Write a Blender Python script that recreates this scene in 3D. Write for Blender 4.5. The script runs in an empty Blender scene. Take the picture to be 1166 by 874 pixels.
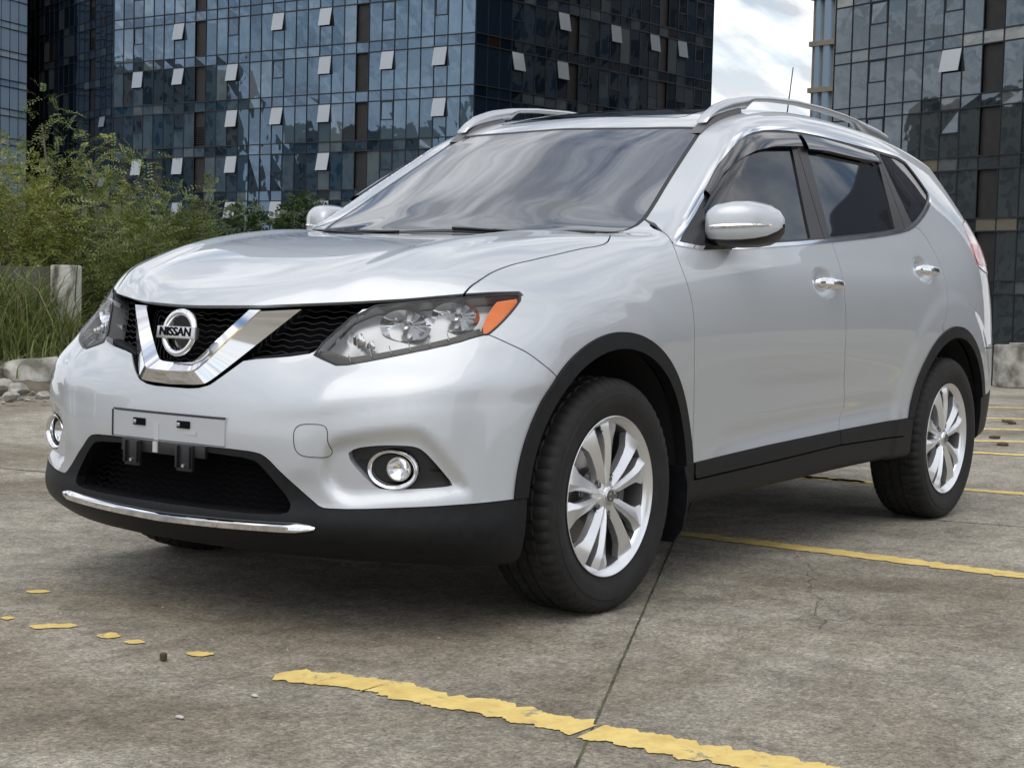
import bpy, bmesh, math, random
import numpy as np
from mathutils import Vector, Matrix
C = bpy.context.scene.collection
R = math.radians
rng = random.Random(7)
sc = bpy.context.scene
# ---------------------------------------------------------------- camera
cd = bpy.data.cameras.new('camera'); cam = bpy.data.objects.new('camera', cd); C.objects.link(cam); sc.camera = cam
_f, _r, _u = Vector((-.814385,-.577088,-.061207)), Vector((-.579271,.814725,.025851)), Vector((-.034949,-.056508,.997790))
cam.matrix_world = Matrix(((_r.x, _u.x, -_f.x, 3.98515), (_r.y, _u.y, -_f.y, 3.35865), (_r.z, _u.z, -_f.z, .94899), (0, 0, 0, 1)))
cd.sensor_width = 36; cd.lens = 36*1841.36/1166; cd.clip_start = .05; cd.clip_end = 3000
# ---------------------------------------------------------------- sky, sun, exposure
W = bpy.data.worlds.new('World'); sc.world = W; W.use_nodes = True
SUN_EL, SUN_AZ = R(58), R(20)      # azimuth measured from +x towards +y
nt = W.node_tree; nt.nodes.clear(); N = nt.nodes.new; L = nt.links.new
sky = N('ShaderNodeTexSky'); sky.sky_type = 'NISHITA'; sky.sun_disc = False; sky.sun_elevation = SUN_EL; sky.sun_rotation = math.pi/2 - SUN_AZ
sky.altitude = 50; sky.air_density = 1.2; sky.dust_density = 1.5; sky.ozone_density = 1.2
tc = N('ShaderNodeTexCoord'); sep = N('ShaderNodeSeparateXYZ'); L(tc.outputs['Generated'], sep.inputs[0])
mx = N('ShaderNodeMath'); mx.operation = 'MAXIMUM'; L(sep.outputs['Z'], mx.inputs[0]); mx.inputs[1].default_value = .0
ad = N('ShaderNodeMath'); ad.operation = 'ADD'; L(mx.outputs[0], ad.inputs[0]); ad.inputs[1].default_value = .22
cmb = N('ShaderNodeCombineXYZ')
for k, ax in enumerate('XY'):
    dv = N('ShaderNodeMath'); dv.operation = 'DIVIDE'; L(sep.outputs[ax], dv.inputs[0]); L(ad.outputs[0], dv.inputs[1]); L(dv.outputs[0], cmb.inputs[k])
mp = N('ShaderNodeMapping'); mp.inputs['Rotation'].default_value = (0, 0, R(35)); mp.inputs['Scale'].default_value = (1.0, 2.3, 1); mp.inputs['Location'].default_value = (3.1, 1.7, 0); L(cmb.outputs[0], mp.inputs[0])
nz = N('ShaderNodeTexNoise'); nz.inputs['Scale'].default_value = 2.3; nz.inputs['Detail'].default_value = 10; nz.inputs['Roughness'].default_value = .60; nz.inputs['Distortion'].default_value = .5; L(mp.outputs[0], nz.inputs['Vector'])
cr = N('ShaderNodeValToRGB'); cr.color_ramp.elements[0].position = .34; cr.color_ramp.elements[1].position = .52; L(nz.outputs['Fac'], cr.inputs[0])
nz2 = N('ShaderNodeTexNoise'); nz2.inputs['Scale'].default_value = 4.5; nz2.inputs['Detail'].default_value = 8; L(mp.outputs[0], nz2.inputs['Vector'])
cc = N('ShaderNodeValToRGB'); cc.color_ramp.elements[0].position = .38; cc.color_ramp.elements[1].position = .58
cc.color_ramp.elements[0].color = (4.8, 4.95, 5.3, 1); cc.color_ramp.elements[1].color = (9.6, 9.7, 9.9, 1); L(nz2.outputs['Fac'], cc.inputs[0])
mix = N('ShaderNodeMix'); mix.data_type = 'RGBA'; L(cr.outputs[0], mix.inputs['Factor']); L(sky.outputs[0], mix.inputs['A']); L(cc.outputs[0], mix.inputs['B'])
hz = N('ShaderNodeMapRange'); hz.inputs['From Min'].default_value = .01; hz.inputs['From Max'].default_value = .16; L(sep.outputs['Z'], hz.inputs['Value'])
mh = N('ShaderNodeMix'); mh.data_type = 'RGBA'; L(hz.outputs[0], mh.inputs['Factor']); mh.inputs['A'].default_value = (7.2, 7.4, 7.7, 1); L(mix.outputs['Result'], mh.inputs['B'])
bg = N('ShaderNodeBackground'); bg.inputs[1].default_value = .1; L(mh.outputs['Result'], bg.inputs[0])
wo = N('ShaderNodeOutputWorld'); L(bg.outputs[0], wo.inputs[0])
sl = bpy.data.lights.new('sun', 'SUN'); sl.energy = 1.1; sl.angle = R(60); sl.color = (1, .96, .9)
so = bpy.data.objects.new('sun', sl); C.objects.link(so); so.location = (0, 0, 30)
sd = Vector((math.cos(SUN_EL)*math.cos(SUN_AZ), math.cos(SUN_EL)*math.sin(SUN_AZ), math.sin(SUN_EL)))
so.rotation_euler = sd.to_track_quat('Z', 'Y').to_euler()
sc.view_settings.view_transform = 'Standard'; sc.view_settings.look = 'None'; sc.view_settings.exposure = 0.52; sc.view_settings.gamma = 1
sc.view_settings.use_curve_mapping = False
# ---------------------------------------------------------------- materials
def mat(name, col, rough=.5, metal=0., coat=0., spec=None, ior=None, emit=None, coat_rough=.03):
    m = bpy.data.materials.new(name); m.use_nodes = True; b = m.node_tree.nodes['Principled BSDF']
    b.inputs['Base Color'].default_value = (*col, 1); b.inputs['Roughness'].default_value = rough; b.inputs['Metallic'].default_value = metal
    b.inputs['Coat Weight'].default_value = coat; b.inputs['Coat Roughness'].default_value = coat_rough
    if ior: b.inputs['IOR'].default_value = ior
    if spec is not None: b.inputs['Specular IOR Level'].default_value = spec
    if emit: b.inputs['Emission Color'].default_value = (*emit, 1); b.inputs['Emission Strength'].default_value = 1
    return m
def nodes(m):
    nt = m.node_tree; return nt, nt.nodes.new, nt.links.new, nt.nodes['Principled BSDF']
def noise_col(m, scale, c0, c1, p0=.35, p1=.65, detail=6, bump=0., bscale=None, coord='Object', rough=None, stretch=None, bdist=.01):
    nt, N, L, b = nodes(m); tc = N('ShaderNodeTexCoord'); v = tc.outputs[coord]
    if stretch: mp = N('ShaderNodeMapping'); mp.inputs['Scale'].default_value = stretch; L(v, mp.inputs[0]); v = mp.outputs[0]
    n = N('ShaderNodeTexNoise'); n.inputs['Scale'].default_value = scale; n.inputs['Detail'].default_value = detail; L(v, n.inputs['Vector'])
    r = N('ShaderNodeValToRGB'); e = r.color_ramp.elements; e[0].position = p0; e[1].position = p1; e[0].color = (*c0, 1); e[1].color = (*c1, 1)
    L(n.outputs['Fac'], r.inputs[0]); L(r.outputs[0], b.inputs['Base Color'])
    if bump:
        n2 = N('ShaderNodeTexNoise'); n2.inputs['Scale'].default_value = bscale or scale*4; n2.inputs['Detail'].default_value = 8; L(v, n2.inputs['Vector'])
        bp = N('ShaderNodeBump'); bp.inputs['Strength'].default_value = bump; bp.inputs['Distance'].default_value = bdist; L(n2.outputs['Fac'], bp.inputs['Height']); L(bp.outputs[0], b.inputs['Normal'])
    return m
M = {}
M['paint'] = mat('silver_paint', (.475, .50, .53), .46, .46, 1.0, coat_rough=.015)
M['dark'] = mat('black_void', (.004, .004, .005), .9, spec=.1)
M['clad'] = mat('black_plastic', (.008, .009, .011), .50, spec=.28)
noise_col(M['clad'], 40, (.0042, .0047, .006), (.0072, .008, .0098), bump=.12, bscale=900, bdist=.002)
M['gloss'] = mat('piano_black', (.006, .006, .007), .06, coat=.6)
M['semi'] = mat('satin_black', (.012, .012, .014), .32)
M['chrome'] = mat('chrome', (.82, .83, .85), .05, 1)
M['satin'] = mat('satin_silver', (.60, .61, .63), .30, 1)
M['alloy'] = mat('alloy', (.78, .79, .81), .28, .8, coat=.5)
M['alloy_dark'] = mat('cast_metal', (.16, .16, .165), .45, .7)
M['disc'] = mat('brake_steel', (.30, .29, .28), .35, .9)
M['rubber'] = mat('rubber', (.018, .018, .019), .75)
noise_col(M['rubber'], 14, (.0045, .0045, .005), (.0115, .011, .0105), bump=.15, bscale=160, bdist=.002)
M['glass'] = mat('tinted_glass', (.006, .008, .011), .02, spec=.5, ior=1.55)
M['screen'] = mat('screen_glass', (.205, .215, .235), .02, .85)
M['rubber_seal'] = mat('seal', (.01, .01, .011), .5)
M['amber'] = mat('amber', (.75, .17, .015), .15, coat=.6)
M['red'] = mat('red_lens', (.35, .01, .015), .12, coat=.8)
M['pinkclear'] = mat('clear_tail_lens', (.55, .38, .38), .12, coat=1)
M['lampgrey'] = mat('lamp_housing', (.36, .37, .38), .20, .6)
M['drl'] = mat('lamp_strip', (.04, .042, .036), .45)
M['plastic_silver'] = mat('unpainted_plate', (.42, .43, .44), .5)
M['under'] = mat('underbody', (.012, .012, .013), .8)
def clear_mat(name, tint=(1, 1, 1), refl=1.45, k=1.0):
    m = bpy.data.materials.new(name); m.use_nodes = True; nt = m.node_tree; nt.nodes.clear(); N = nt.nodes.new; L = nt.links.new
    t = N('ShaderNodeBsdfTransparent'); t.inputs[0].default_value = (*tint, 1); g = N('ShaderNodeBsdfGlossy'); g.inputs['Roughness'].default_value = .02
    fr = N('ShaderNodeFresnel'); fr.inputs[0].default_value = refl; mm = N('ShaderNodeMath'); mm.operation = 'MULTIPLY'; mm.inputs[1].default_value = k; L(fr.outputs[0], mm.inputs[0])
    mx = N('ShaderNodeMixShader'); L(mm.outputs[0], mx.inputs[0]); L(t.outputs[0], mx.inputs[1]); L(g.outputs[0], mx.inputs[2])
    o = N('ShaderNodeOutputMaterial'); L(mx.outputs[0], o.inputs[0]); return m
M['lens'] = clear_mat('clear_lens', (.95, .955, .96), 1.40, .55)
M['smoke'] = clear_mat('smoked_acrylic', (.30, .29, .29), 1.5)
# ---------------------------------------------------------------- object helpers
def thing(name, label, cat, loc=(0, 0, 0), group=None):
    o = bpy.data.objects.new(name, None); C.objects.link(o); o.location = loc; o.empty_display_size = .3
    o['label'] = label; o['category'] = cat
    if group: o['group'] = group
    return o
def obj(name, V, F, m, parent=None, normals=None, smooth_=True, sharp=None):
    """one mesh object from plain lists; V in world coordinates (the parent's offset is taken off)"""
    me = bpy.data.meshes.new(name)
    V = np.asarray(V, float)
    if parent is not None:
        V = V - np.array(world_loc(parent))
    me.from_pydata(V.tolist(), [], [list(map(int, f)) for f in F]); me.update()
    o = bpy.data.objects.new(name, me); C.objects.link(o)
    for mm in (m if isinstance(m, (list, tuple)) else [m]): me.materials.append(mm)
    if parent is not None: o.parent = parent
    if smooth_: me.shade_smooth()
    if normals is not None: me.normals_split_custom_set(normals)
    elif sharp is not None and smooth_: me.set_sharp_from_angle(angle=R(sharp))
    return o
def world_loc(o):
    l = Vector((0, 0, 0))
    while o is not None: l += Vector(o.location); o = o.parent
    return tuple(l)
def struct(o, kind='structure'): o['kind'] = kind; return o
class MB:
    def __init__(s): s.V = []; s.F = []
    def add(s, V, F):
        n = len(s.V); s.V += [tuple(v) for v in V]; s.F += [tuple(i+n for i in f) for f in F]; return s
    def box(s, c, d, rot=None, bev=0.):
        x, y, z = [k/2 for k in d]
        if bev:
            b = bev; V = []; F = []
            bm = bmesh.new(); bmesh.ops.create_cube(bm, size=1)
            for v in bm.verts: v.co = Vector((v.co.x*d[0], v.co.y*d[1], v.co.z*d[2]))
            bmesh.ops.bevel(bm, geom=list(bm.edges), offset=b, segments=2, affect='EDGES', profile=.6)
            bm.verts.index_update(); V = [v.co.copy() for v in bm.verts]; F = [[v.index for v in f.verts] for f in bm.faces]; bm.free()
        else:
            V = [Vector((a*x, b*y, e*z)) for a in (-1, 1) for b in (-1, 1) for e in (-1, 1)]
            F = [(0,1,3,2),(4,6,7,5),(0,4,5,1),(2,3,7,6),(0,2,6,4),(1,5,7,3)]
        if rot is not None: V = [rot @ v for v in V]
        return s.add([(v.x+c[0], v.y+c[1], v.z+c[2]) for v in V], F)
    def grid(s, G, closed_u=False, closed_v=False, flip=False):
        nu, nv = len(G), len(G[0]); V = [p for r in G for p in r]; F = []
        for i in range(nu if closed_u else nu-1):
            for j in range(nv if closed_v else nv-1):
                a, b = i*nv+j, i*nv+(j+1) % nv; c, d = ((i+1) % nu)*nv+(j+1) % nv, ((i+1) % nu)*nv+j
                F.append((a, d, c, b) if flip else (a, b, c, d))
        return s.add(V, F)
    def tube(s, pts, r, n=8, caps=True, sx=1., up=None):
        pts = [Vector(p) for p in pts]; G = []; rr = r if isinstance(r, (list, tuple)) else [r]*len(pts)
        up = Vector(up) if up is not None else None; last = None
        for i, p in enumerate(pts):
            t = (pts[min(i+1, len(pts)-1)] - pts[max(i-1, 0)]).normalized()
            a = up if up is not None else (last if last is not None else (Vector((0, 0, 1)) if abs(t.z) < .9 else Vector((1, 0, 0))))
            b = t.cross(a).normalized(); a = b.cross(t).normalized(); last = a
            G.append([p + b*math.cos(q)*rr[i]*sx + a*math.sin(q)*rr[i] for q in [2*math.pi*k/n for k in range(n)]])
        s.grid(G, closed_v=True)
        if caps:
            k = len(s.V); s.F.append(tuple(range(k-n, k))); s.F.append(tuple(range(k-n*len(pts)+n-1, k-n*len(pts)-1, -1)))
        return s
    def lathe(s, prof, c, axis='y', n=48, sgn=1):
        G = []
        for k in range(n):
            q = 2*math.pi*k/n; row = []
            for (rad, h) in prof:
                if axis == 'y': row.append((c[0]+rad*math.cos(q), c[1]+sgn*h, c[2]+rad*math.sin(q)))
                elif axis == 'x': row.append((c[0]+sgn*h, c[1]+rad*math.cos(q), c[2]+rad*math.sin(q)))
                else: row.append((c[0]+rad*math.cos(q), c[1]+rad*math.sin(q), c[2]+h))
            G.append(row)
        return s.grid(G, closed_u=True)
    def obj(s, name, m, parent=None, sharp=35, smooth_=True, fix=True):
        o = obj(name, s.V, s.F, m, parent, smooth_=smooth_, sharp=sharp)
        if fix:
            bm = bmesh.new(); bm.from_mesh(o.data); bmesh.ops.recalc_face_normals(bm, faces=bm.faces); bm.to_mesh(o.data); bm.free()
            if smooth_ and sharp is not None: o.data.set_sharp_from_angle(angle=R(sharp))
        return o
# ---------------------------------------------------------------- body shape: orthographic lines plans of the vehicle (x forward, y to its left, z up)
def _pchip(x, y, xi):
    x = np.asarray(x, float); y = np.asarray(y, float); h = np.diff(x); d = np.diff(y) / h
    m = np.zeros(len(x))
    for i in range(1, len(x) - 1):
        if d[i-1] * d[i] > 0:
            w1 = 2*h[i] + h[i-1]; w2 = h[i] + 2*h[i-1]
            m[i] = (w1 + w2) / (w1/d[i-1] + w2/d[i])
    m[0] = d[0]; m[-1] = d[-1]
    xi = np.clip(xi, x[0], x[-1]); k = np.clip(np.searchsorted(x, xi, side='right') - 1, 0, len(h) - 1)
    t = (xi - x[k]) / h[k]; H = h[k]
    return (y[k]*(1+2*t)*(1-t)**2 + H*m[k]*t*(1-t)**2 + y[k+1]*t*t*(3-2*t) + H*m[k+1]*t*t*(t-1))
class Table:
    """smooth height field from a coarse table of measurements"""
    def __init__(self, us, vs, rows, sig=(.03, .03), st=.01):
        rows = np.array(rows, float)               # rows[v][u]
        if us[0] == 0:                             # symmetric about the centre plane
            us = [-us[2], -us[1]] + list(us); rows = np.concatenate([rows[:, [2]], rows[:, [1]], rows], 1)
        u0, u1, v0, v1 = us[0]-.1, us[-1]+.1, vs[0]-.1, vs[-1]+.1
        self.u0, self.v0, self.st = u0, v0, st
        ui = np.arange(u0, u1, st); vi = np.arange(v0, v1, st)
        A = np.array([_pchip(us, r, ui) for r in rows])
        B = np.array([_pchip(vs, A[:, i], vi) for i in range(len(ui))]).T
        B = self.blur(B, sig[1]/st, 0); B = self.blur(B, sig[0]/st, 1)
        self.g = B
    @staticmethod
    def blur(a, s, ax):
        if s <= 0: return a
        n = int(3*s) + 1; k = np.exp(-.5*(np.arange(-n, n+1)/s)**2); k /= k.sum()
        a = np.moveaxis(a, ax, 0); # linear extrapolation pads keep end slopes
        i = np.arange(1, n+1)[:, None]
        lo = a[0] - i[::-1]*(a[1]-a[0]); hi = a[-1] + i*(a[-1]-a[-2])
        p = np.concatenate([lo, a, hi]); o = np.zeros_like(a)
        for j, w in enumerate(k): o += w*p[j:j+len(a)]
        return np.moveaxis(o, 0, ax)
    def __call__(self, u, v):
        g = self.g; a = (u-self.u0)/self.st; b = (v-self.v0)/self.st
        a = np.clip(a, 1.001, g.shape[1]-3.001); b = np.clip(b, 1.001, g.shape[0]-3.001)
        i = a.astype(int); j = b.astype(int); s = a-i; t = b-j
        def W(t): return [(1-t)**3/6, (3*t**3-6*t**2+4)/6, (-3*t**3+3*t**2+3*t+1)/6, t**3/6]
        ws, wt = W(s), W(t); o = 0
        for q in range(4):
            r = 0
            for p in range(4): r = r + ws[p]*g[j+q-1, i+p-1]
            o = o + wt[q]*r
        return o
# half width of the side, y = SIDE(x, z)
SX = [-3.75,-3.55,-3.4,-3.2,-3.0,-2.7,-2.4,-2.0,-1.5,-1.0,-.6,-.4,-.2,0,.2,.35,.5,.65,.8,.95]
SZ = [.15,.25,.33,.42,.5,.6,.7,.8,.9,1.0,1.07,1.13,1.2,1.3,1.4,1.5,1.6,1.72]
SIDE = Table(SX, SZ, [
 [.66,.74,.78,.81,.83,.84,.845,.845,.845,.845,.845,.845,.85,.855,.855,.85,.835,.80,.745,.68],
 [.70,.78,.82,.86,.88,.89,.885,.882,.880,.880,.885,.89,.895,.90,.90,.89,.875,.84,.785,.72],
 [.71,.79,.83,.87,.89,.90,.900,.896,.894,.894,.896,.90,.905,.91,.91,.90,.882,.85,.80,.735],
 [.72,.80,.84,.88,.90,.908,.905,.899,.897,.897,.897,.90,.908,.912,.91,.90,.88,.84,.79,.73],
 [.73,.81,.85,.885,.905,.914,.906,.892,.888,.889,.893,.90,.911,.916,.912,.90,.877,.835,.785,.73],
 [.735,.815,.853,.888,.908,.918,.908,.896,.892,.893,.897,.904,.914,.919,.914,.90,.873,.83,.78,.73],
 [.735,.815,.853,.888,.908,.920,.914,.908,.906,.905,.905,.909,.916,.919,.912,.895,.865,.82,.77,.72],
 [.73,.81,.848,.884,.905,.918,.917,.915,.914,.912,.910,.911,.914,.914,.904,.884,.85,.80,.75,.70],
 [.72,.80,.84,.875,.895,.908,.911,.912,.911,.908,.902,.899,.898,.894,.880,.855,.815,.765,.71,.66],
 [.705,.785,.825,.858,.876,.890,.894,.896,.896,.891,.880,.872,.866,.855,.836,.805,.76,.71,.66,.61],
 [.695,.775,.812,.842,.858,.866,.868,.869,.869,.865,.850,.838,.825,.805,.78,.75,.71,.66,.61,.56],
 [.68,.76,.795,.822,.836,.843,.845,.846,.845,.842,.825,.808,.79,.765,.74,.71,.67,.62,.57,.52],
 [.66,.73,.770,.792,.804,.812,.816,.817,.815,.812,.798,.780,.76,.735,.71,.68,.64,.59,.54,.49],
 [.61,.67,.712,.740,.755,.768,.774,.776,.775,.773,.760,.745,.725,.70,.68,.65,.61,.56,.51,.46],
 [.55,.61,.650,.682,.700,.720,.730,.734,.735,.734,.722,.71,.69,.665,.645,.62,.58,.53,.48,.43],
 [.49,.55,.588,.622,.645,.672,.686,.692,.695,.693,.683,.67,.65,.625,.605,.58,.54,.49,.44,.39],
 [.44,.50,.535,.568,.592,.624,.642,.650,.655,.652,.643,.63,.61,.585,.565,.54,.50,.45,.40,.35],
 [.39,.45,.48,.51,.535,.57,.588,.597,.602,.60,.59,.58,.56,.535,.515,.49,.45,.40,.35,.30]], (.05,.02))
# nose, x = NOSE(y, z)
NY = [0,.15,.3,.4,.5,.6,.7,.78,.85,.9,.96]
NZ = [.15,.21,.27,.31,.36,.44,.52,.6,.68,.74,.80,.87,.93,1.0,1.1]
NOSE = Table(NY, NZ, [
 [.72,.715,.695,.675,.645,.60,.54,.48,.42,.37,.30],
 [.83,.825,.805,.785,.755,.71,.655,.60,.54,.49,.42],
 [.90,.895,.878,.86,.832,.79,.735,.68,.62,.57,.50],
 [.905,.90,.885,.867,.838,.798,.742,.688,.63,.58,.51],
 [.885,.88,.868,.852,.826,.788,.732,.675,.605,.54,.46],
 [.890,.887,.875,.858,.832,.793,.738,.675,.60,.53,.44],
 [.896,.893,.880,.862,.836,.797,.740,.675,.598,.525,.43],
 [.889,.885,.870,.852,.830,.790,.733,.668,.59,.515,.42],
 [.867,.860,.840,.820,.795,.758,.700,.637,.56,.485,.38],
 [.848,.834,.800,.768,.743,.707,.643,.58,.50,.43,.33],
 [.843,.832,.790,.742,.700,.658,.59,.525,.445,.37,.28],
 [.826,.812,.762,.715,.660,.598,.52,.44,.35,.28,.19],
 [.80,.785,.73,.68,.62,.555,.475,.39,.30,.23,.14],
 [.76,.745,.69,.64,.58,.51,.43,.34,.25,.18,.09],
 [.70,.68,.63,.58,.52,.45,.37,.28,.19,.12,.03]], (.02,.015))
# top line: bonnet, screen, roof, z = TOP(x, y)
TX = [-3.75,-3.4,-3.25,-3.1,-2.8,-2.4,-2.0,-1.75,-1.5,-1.3,-1.15,-1.03,-.8,-.55,-.43,-.32,-.15,.1,.35,.5,.62,.72,.80,.86,.93]
z0 = [1.48,1.54,1.567,1.596,1.633,1.660,1.672,1.668,1.648,1.615,1.574,1.522,1.395,1.255,1.183,1.118,1.106,1.088,1.050,1.012,.972,.936,.900,.872,.84]
z3 = [1.475,1.535,1.563,1.591,1.627,1.653,1.665,1.661,1.640,1.605,1.561,1.505,1.378,1.238,1.166,1.112,1.106,1.088,1.052,1.012,.970,.930,.890,.862,.83]
z5 = [1.46,1.52,1.549,1.579,1.615,1.642,1.653,1.648,1.626,1.590,1.543,1.478,1.350,1.209,1.138,1.116,1.112,1.090,1.045,.998,.952,.908,.868,.842,.81]
z6 = [1.45,1.505,1.534,1.565,1.602,1.627,1.637,1.632,1.610,1.574,1.526,1.458,1.330,1.190,1.128,1.118,1.112,1.085,1.030,.975,.925,.880,.845,.82,.79]
z7 = [1.43,1.48,1.503,1.535,1.570,1.598,1.608,1.603,1.581,1.547,1.50,1.436,1.308,1.168,1.122,1.112,1.100,1.060,.99,.935,.885,.845,.815,.79,.77]
z8 = [1.40,1.45,1.47,1.495,1.525,1.55,1.558,1.553,1.531,1.50,1.46,1.410,1.285,1.145,1.110,1.095,1.07,1.02,.94,.885,.84,.81,.785,.77,.75]
TOP = Table(TX, [-.5,-.3,0,.3,.5,.6,.7,.85], [z5,z3,z0,z3,z5,z6,z7,z8], (.018,.03))
# tail, x = TAIL(y, z)
TAIL = Table([0,.3,.5,.65,.75,.83,.92], [.2,.35,.5,.65,.8,.95,1.1,1.25,1.4,1.52,1.6,1.7], [
 [-3.55,-3.54,-3.51,-3.46,-3.40,-3.32,-3.2],
 [-3.66,-3.65,-3.62,-3.57,-3.51,-3.42,-3.28],
 [-3.70,-3.69,-3.66,-3.60,-3.54,-3.45,-3.30],
 [-3.70,-3.69,-3.66,-3.60,-3.54,-3.45,-3.30],
 [-3.62,-3.615,-3.595,-3.555,-3.505,-3.43,-3.28],
 [-3.60,-3.595,-3.575,-3.54,-3.49,-3.41,-3.26],
 [-3.585,-3.58,-3.555,-3.515,-3.45,-3.37,-3.22],
 [-3.51,-3.50,-3.47,-3.42,-3.35,-3.27,-3.12],
 [-3.40,-3.39,-3.35,-3.29,-3.22,-3.14,-3.0],
 [-3.32,-3.31,-3.26,-3.19,-3.12,-3.04,-2.9],
 [-3.33,-3.32,-3.27,-3.20,-3.12,-3.02,-2.9],
 [-3.34,-3.33,-3.28,-3.21,-3.13,-3.03,-2.9]], (.02,.02))
def smax(a, b, k):
    h = np.clip(.5 + .5*(a-b)/k, 0, 1)
    return b + (a-b)*h + k*h*(1-h)
def sstep(a, b, x):
    t = np.clip((x-a)/(b-a), 0, 1); return t*t*(3-2*t)
SCOOP = None
def body(P):
    x, y, z = P[..., 0], np.abs(P[..., 1]), P[..., 2]
    s = y - SIDE(x, z); t = z - TOP(x, y); n = x - NOSE(y, z); r = TAIL(y, z) - x
    t = t/np.where(x > -1.1, 1.0, 1.0)
    kt = .075 + .09*sstep(-.35, .1, x)          # roof rail edge tight, wing crest soft
    f = smax(s, t, kt)
    f = smax(f, n, .05 + .05*sstep(.95, .8, z)*sstep(.2, .5, y))
    f = smax(f, r, .08)
    f = smax(f, .20 - z + .075*sstep(.25, -.45, x) + .025*sstep(-.5, -2.2, x) + .06*sstep(-2.9, -3.6, x), .03)
    if SCOOP is not None: f = f + SCOOP(x, y, z)
    return f
def grad(P, e=1.5e-3):
    g = np.zeros_like(P)
    for i in range(3):
        d = np.zeros(3); d[i] = e; g[..., i] = (body(P+d)-body(P-d))/(2*e)
    return g
def project(P, n=4):
    for _ in range(n):
        g = grad(P); P = P - g*(body(P)/np.maximum((g*g).sum(-1), .05))[..., None]
    return P
# the point of the body under a sight line taken from the survey station
ST = np.array([3.98515, 3.35865, .94899]); AX = np.array([[-.814385,-.577088,-.061207],[-.579271,.814725,.025851],[-.034949,-.056508,.997790]])
def trace(pts, off=0.):
    o = []
    for px, py in pts:
        d = AX[0] + (px-583)/1841.36*AX[1] - (py-437)/1841.36*AX[2]; d = d/np.linalg.norm(d)
        ts = np.linspace(2.5, 9.5, 1400); q = ST + ts[:, None]*d; v = body(q) - off; q_ok = q[:, 1] > -2
        k = np.where((v[1:] < 0) & (v[:-1] >= 0))[0]
        if len(k) == 0:
            k = np.argmin(v); o.append(project(q[k][None])[0]); continue
        a, b = ts[k[0]], ts[k[0]+1]
        for _ in range(30):
            m = (a+b)/2
            if body((ST+m*d)[None])[0] - off > 0: a = m
            else: b = m
        o.append(ST + a*d)
    return np.array(o)
# ---------------------------------------------------------------- surface nets and exact cutting along outlines
def surface_net(h=.014):
    x0, y0, z0 = -3.80, -.045, .14; nx, ny, nz = int(4.80/h), int(1.05/h), int(1.58/h)
    xs, ys, zs = x0+h*np.arange(nx), y0+h*np.arange(ny), z0+h*np.arange(nz)
    F = np.empty((nx, ny, nz), np.float32)
    for i in range(0, nx, 32):
        X, Y, Z = np.meshgrid(xs[i:i+32], ys, zs, indexing='ij'); F[i:i+32] = body(np.stack([X, Y, Z], -1))
    # body() is symmetric; rows at y<0 repeat |y|
    s = F < 0
    c = np.zeros((nx-1, ny-1, nz-1), np.int8)
    for a in (0, 1):
        for b in (0, 1):
            for d in (0, 1): c += s[a:nx-1+a, b:ny-1+b, d:nz-1+d]
    act = (c > 0) & (c < 8); idx = -np.ones(act.shape, np.int64); I = np.argwhere(act); idx[act] = np.arange(len(I))
    acc = np.zeros((len(I), 3)); cnt = np.zeros(len(I))
    corners = [(a, b, d) for a in (0, 1) for b in (0, 1) for d in (0, 1)]
    for p in corners:
        for ax in range(3):
            if p[ax] == 1: continue
            q = list(p); q[ax] = 1
            fa = F[I[:, 0]+p[0], I[:, 1]+p[1], I[:, 2]+p[2]]; fb = F[I[:, 0]+q[0], I[:, 1]+q[1], I[:, 2]+q[2]]
            m = (fa < 0) != (fb < 0); t = np.where(m, fa/np.where(m, fa-fb, 1), 0)
            v = np.repeat(np.array(p, float)[None], len(I), 0); v[:, ax] += t
            acc[m] += v[m]; cnt[m] += 1
    V = (I + acc/cnt[:, None])*h + [x0, y0, z0]
    T = []
    for ax in range(3):
        sl0 = [slice(1, -1)]*3; sl1 = [slice(1, -1)]*3; sl0[ax] = slice(0, -1); sl1[ax] = slice(1, None)
        sa = s[tuple(sl0)]; sb = s[tuple(sl1)]
        e = np.argwhere(sa != sb); fl = sa[tuple(e.T)]
        o = [1, 1, 1]; o[ax] = 0; e = e + o
        b, d = [(1, 2), (2, 0), (0, 1)][ax]
        def cell(db, dd):
            w = e.copy(); w[:, b] -= db; w[:, d] -= dd; return idx[tuple(w.T)]
        q = np.stack([cell(1, 1), cell(0, 1), cell(0, 0), cell(1, 0)], 1)
        q[~fl] = q[~fl][:, ::-1]; T.append(q)
    Q = np.concatenate(T); Q = Q[(Q >= 0).all(1)]
    return project(V, 3), np.concatenate([Q[:, [0, 1, 2]], Q[:, [0, 2, 3]]])
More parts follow.
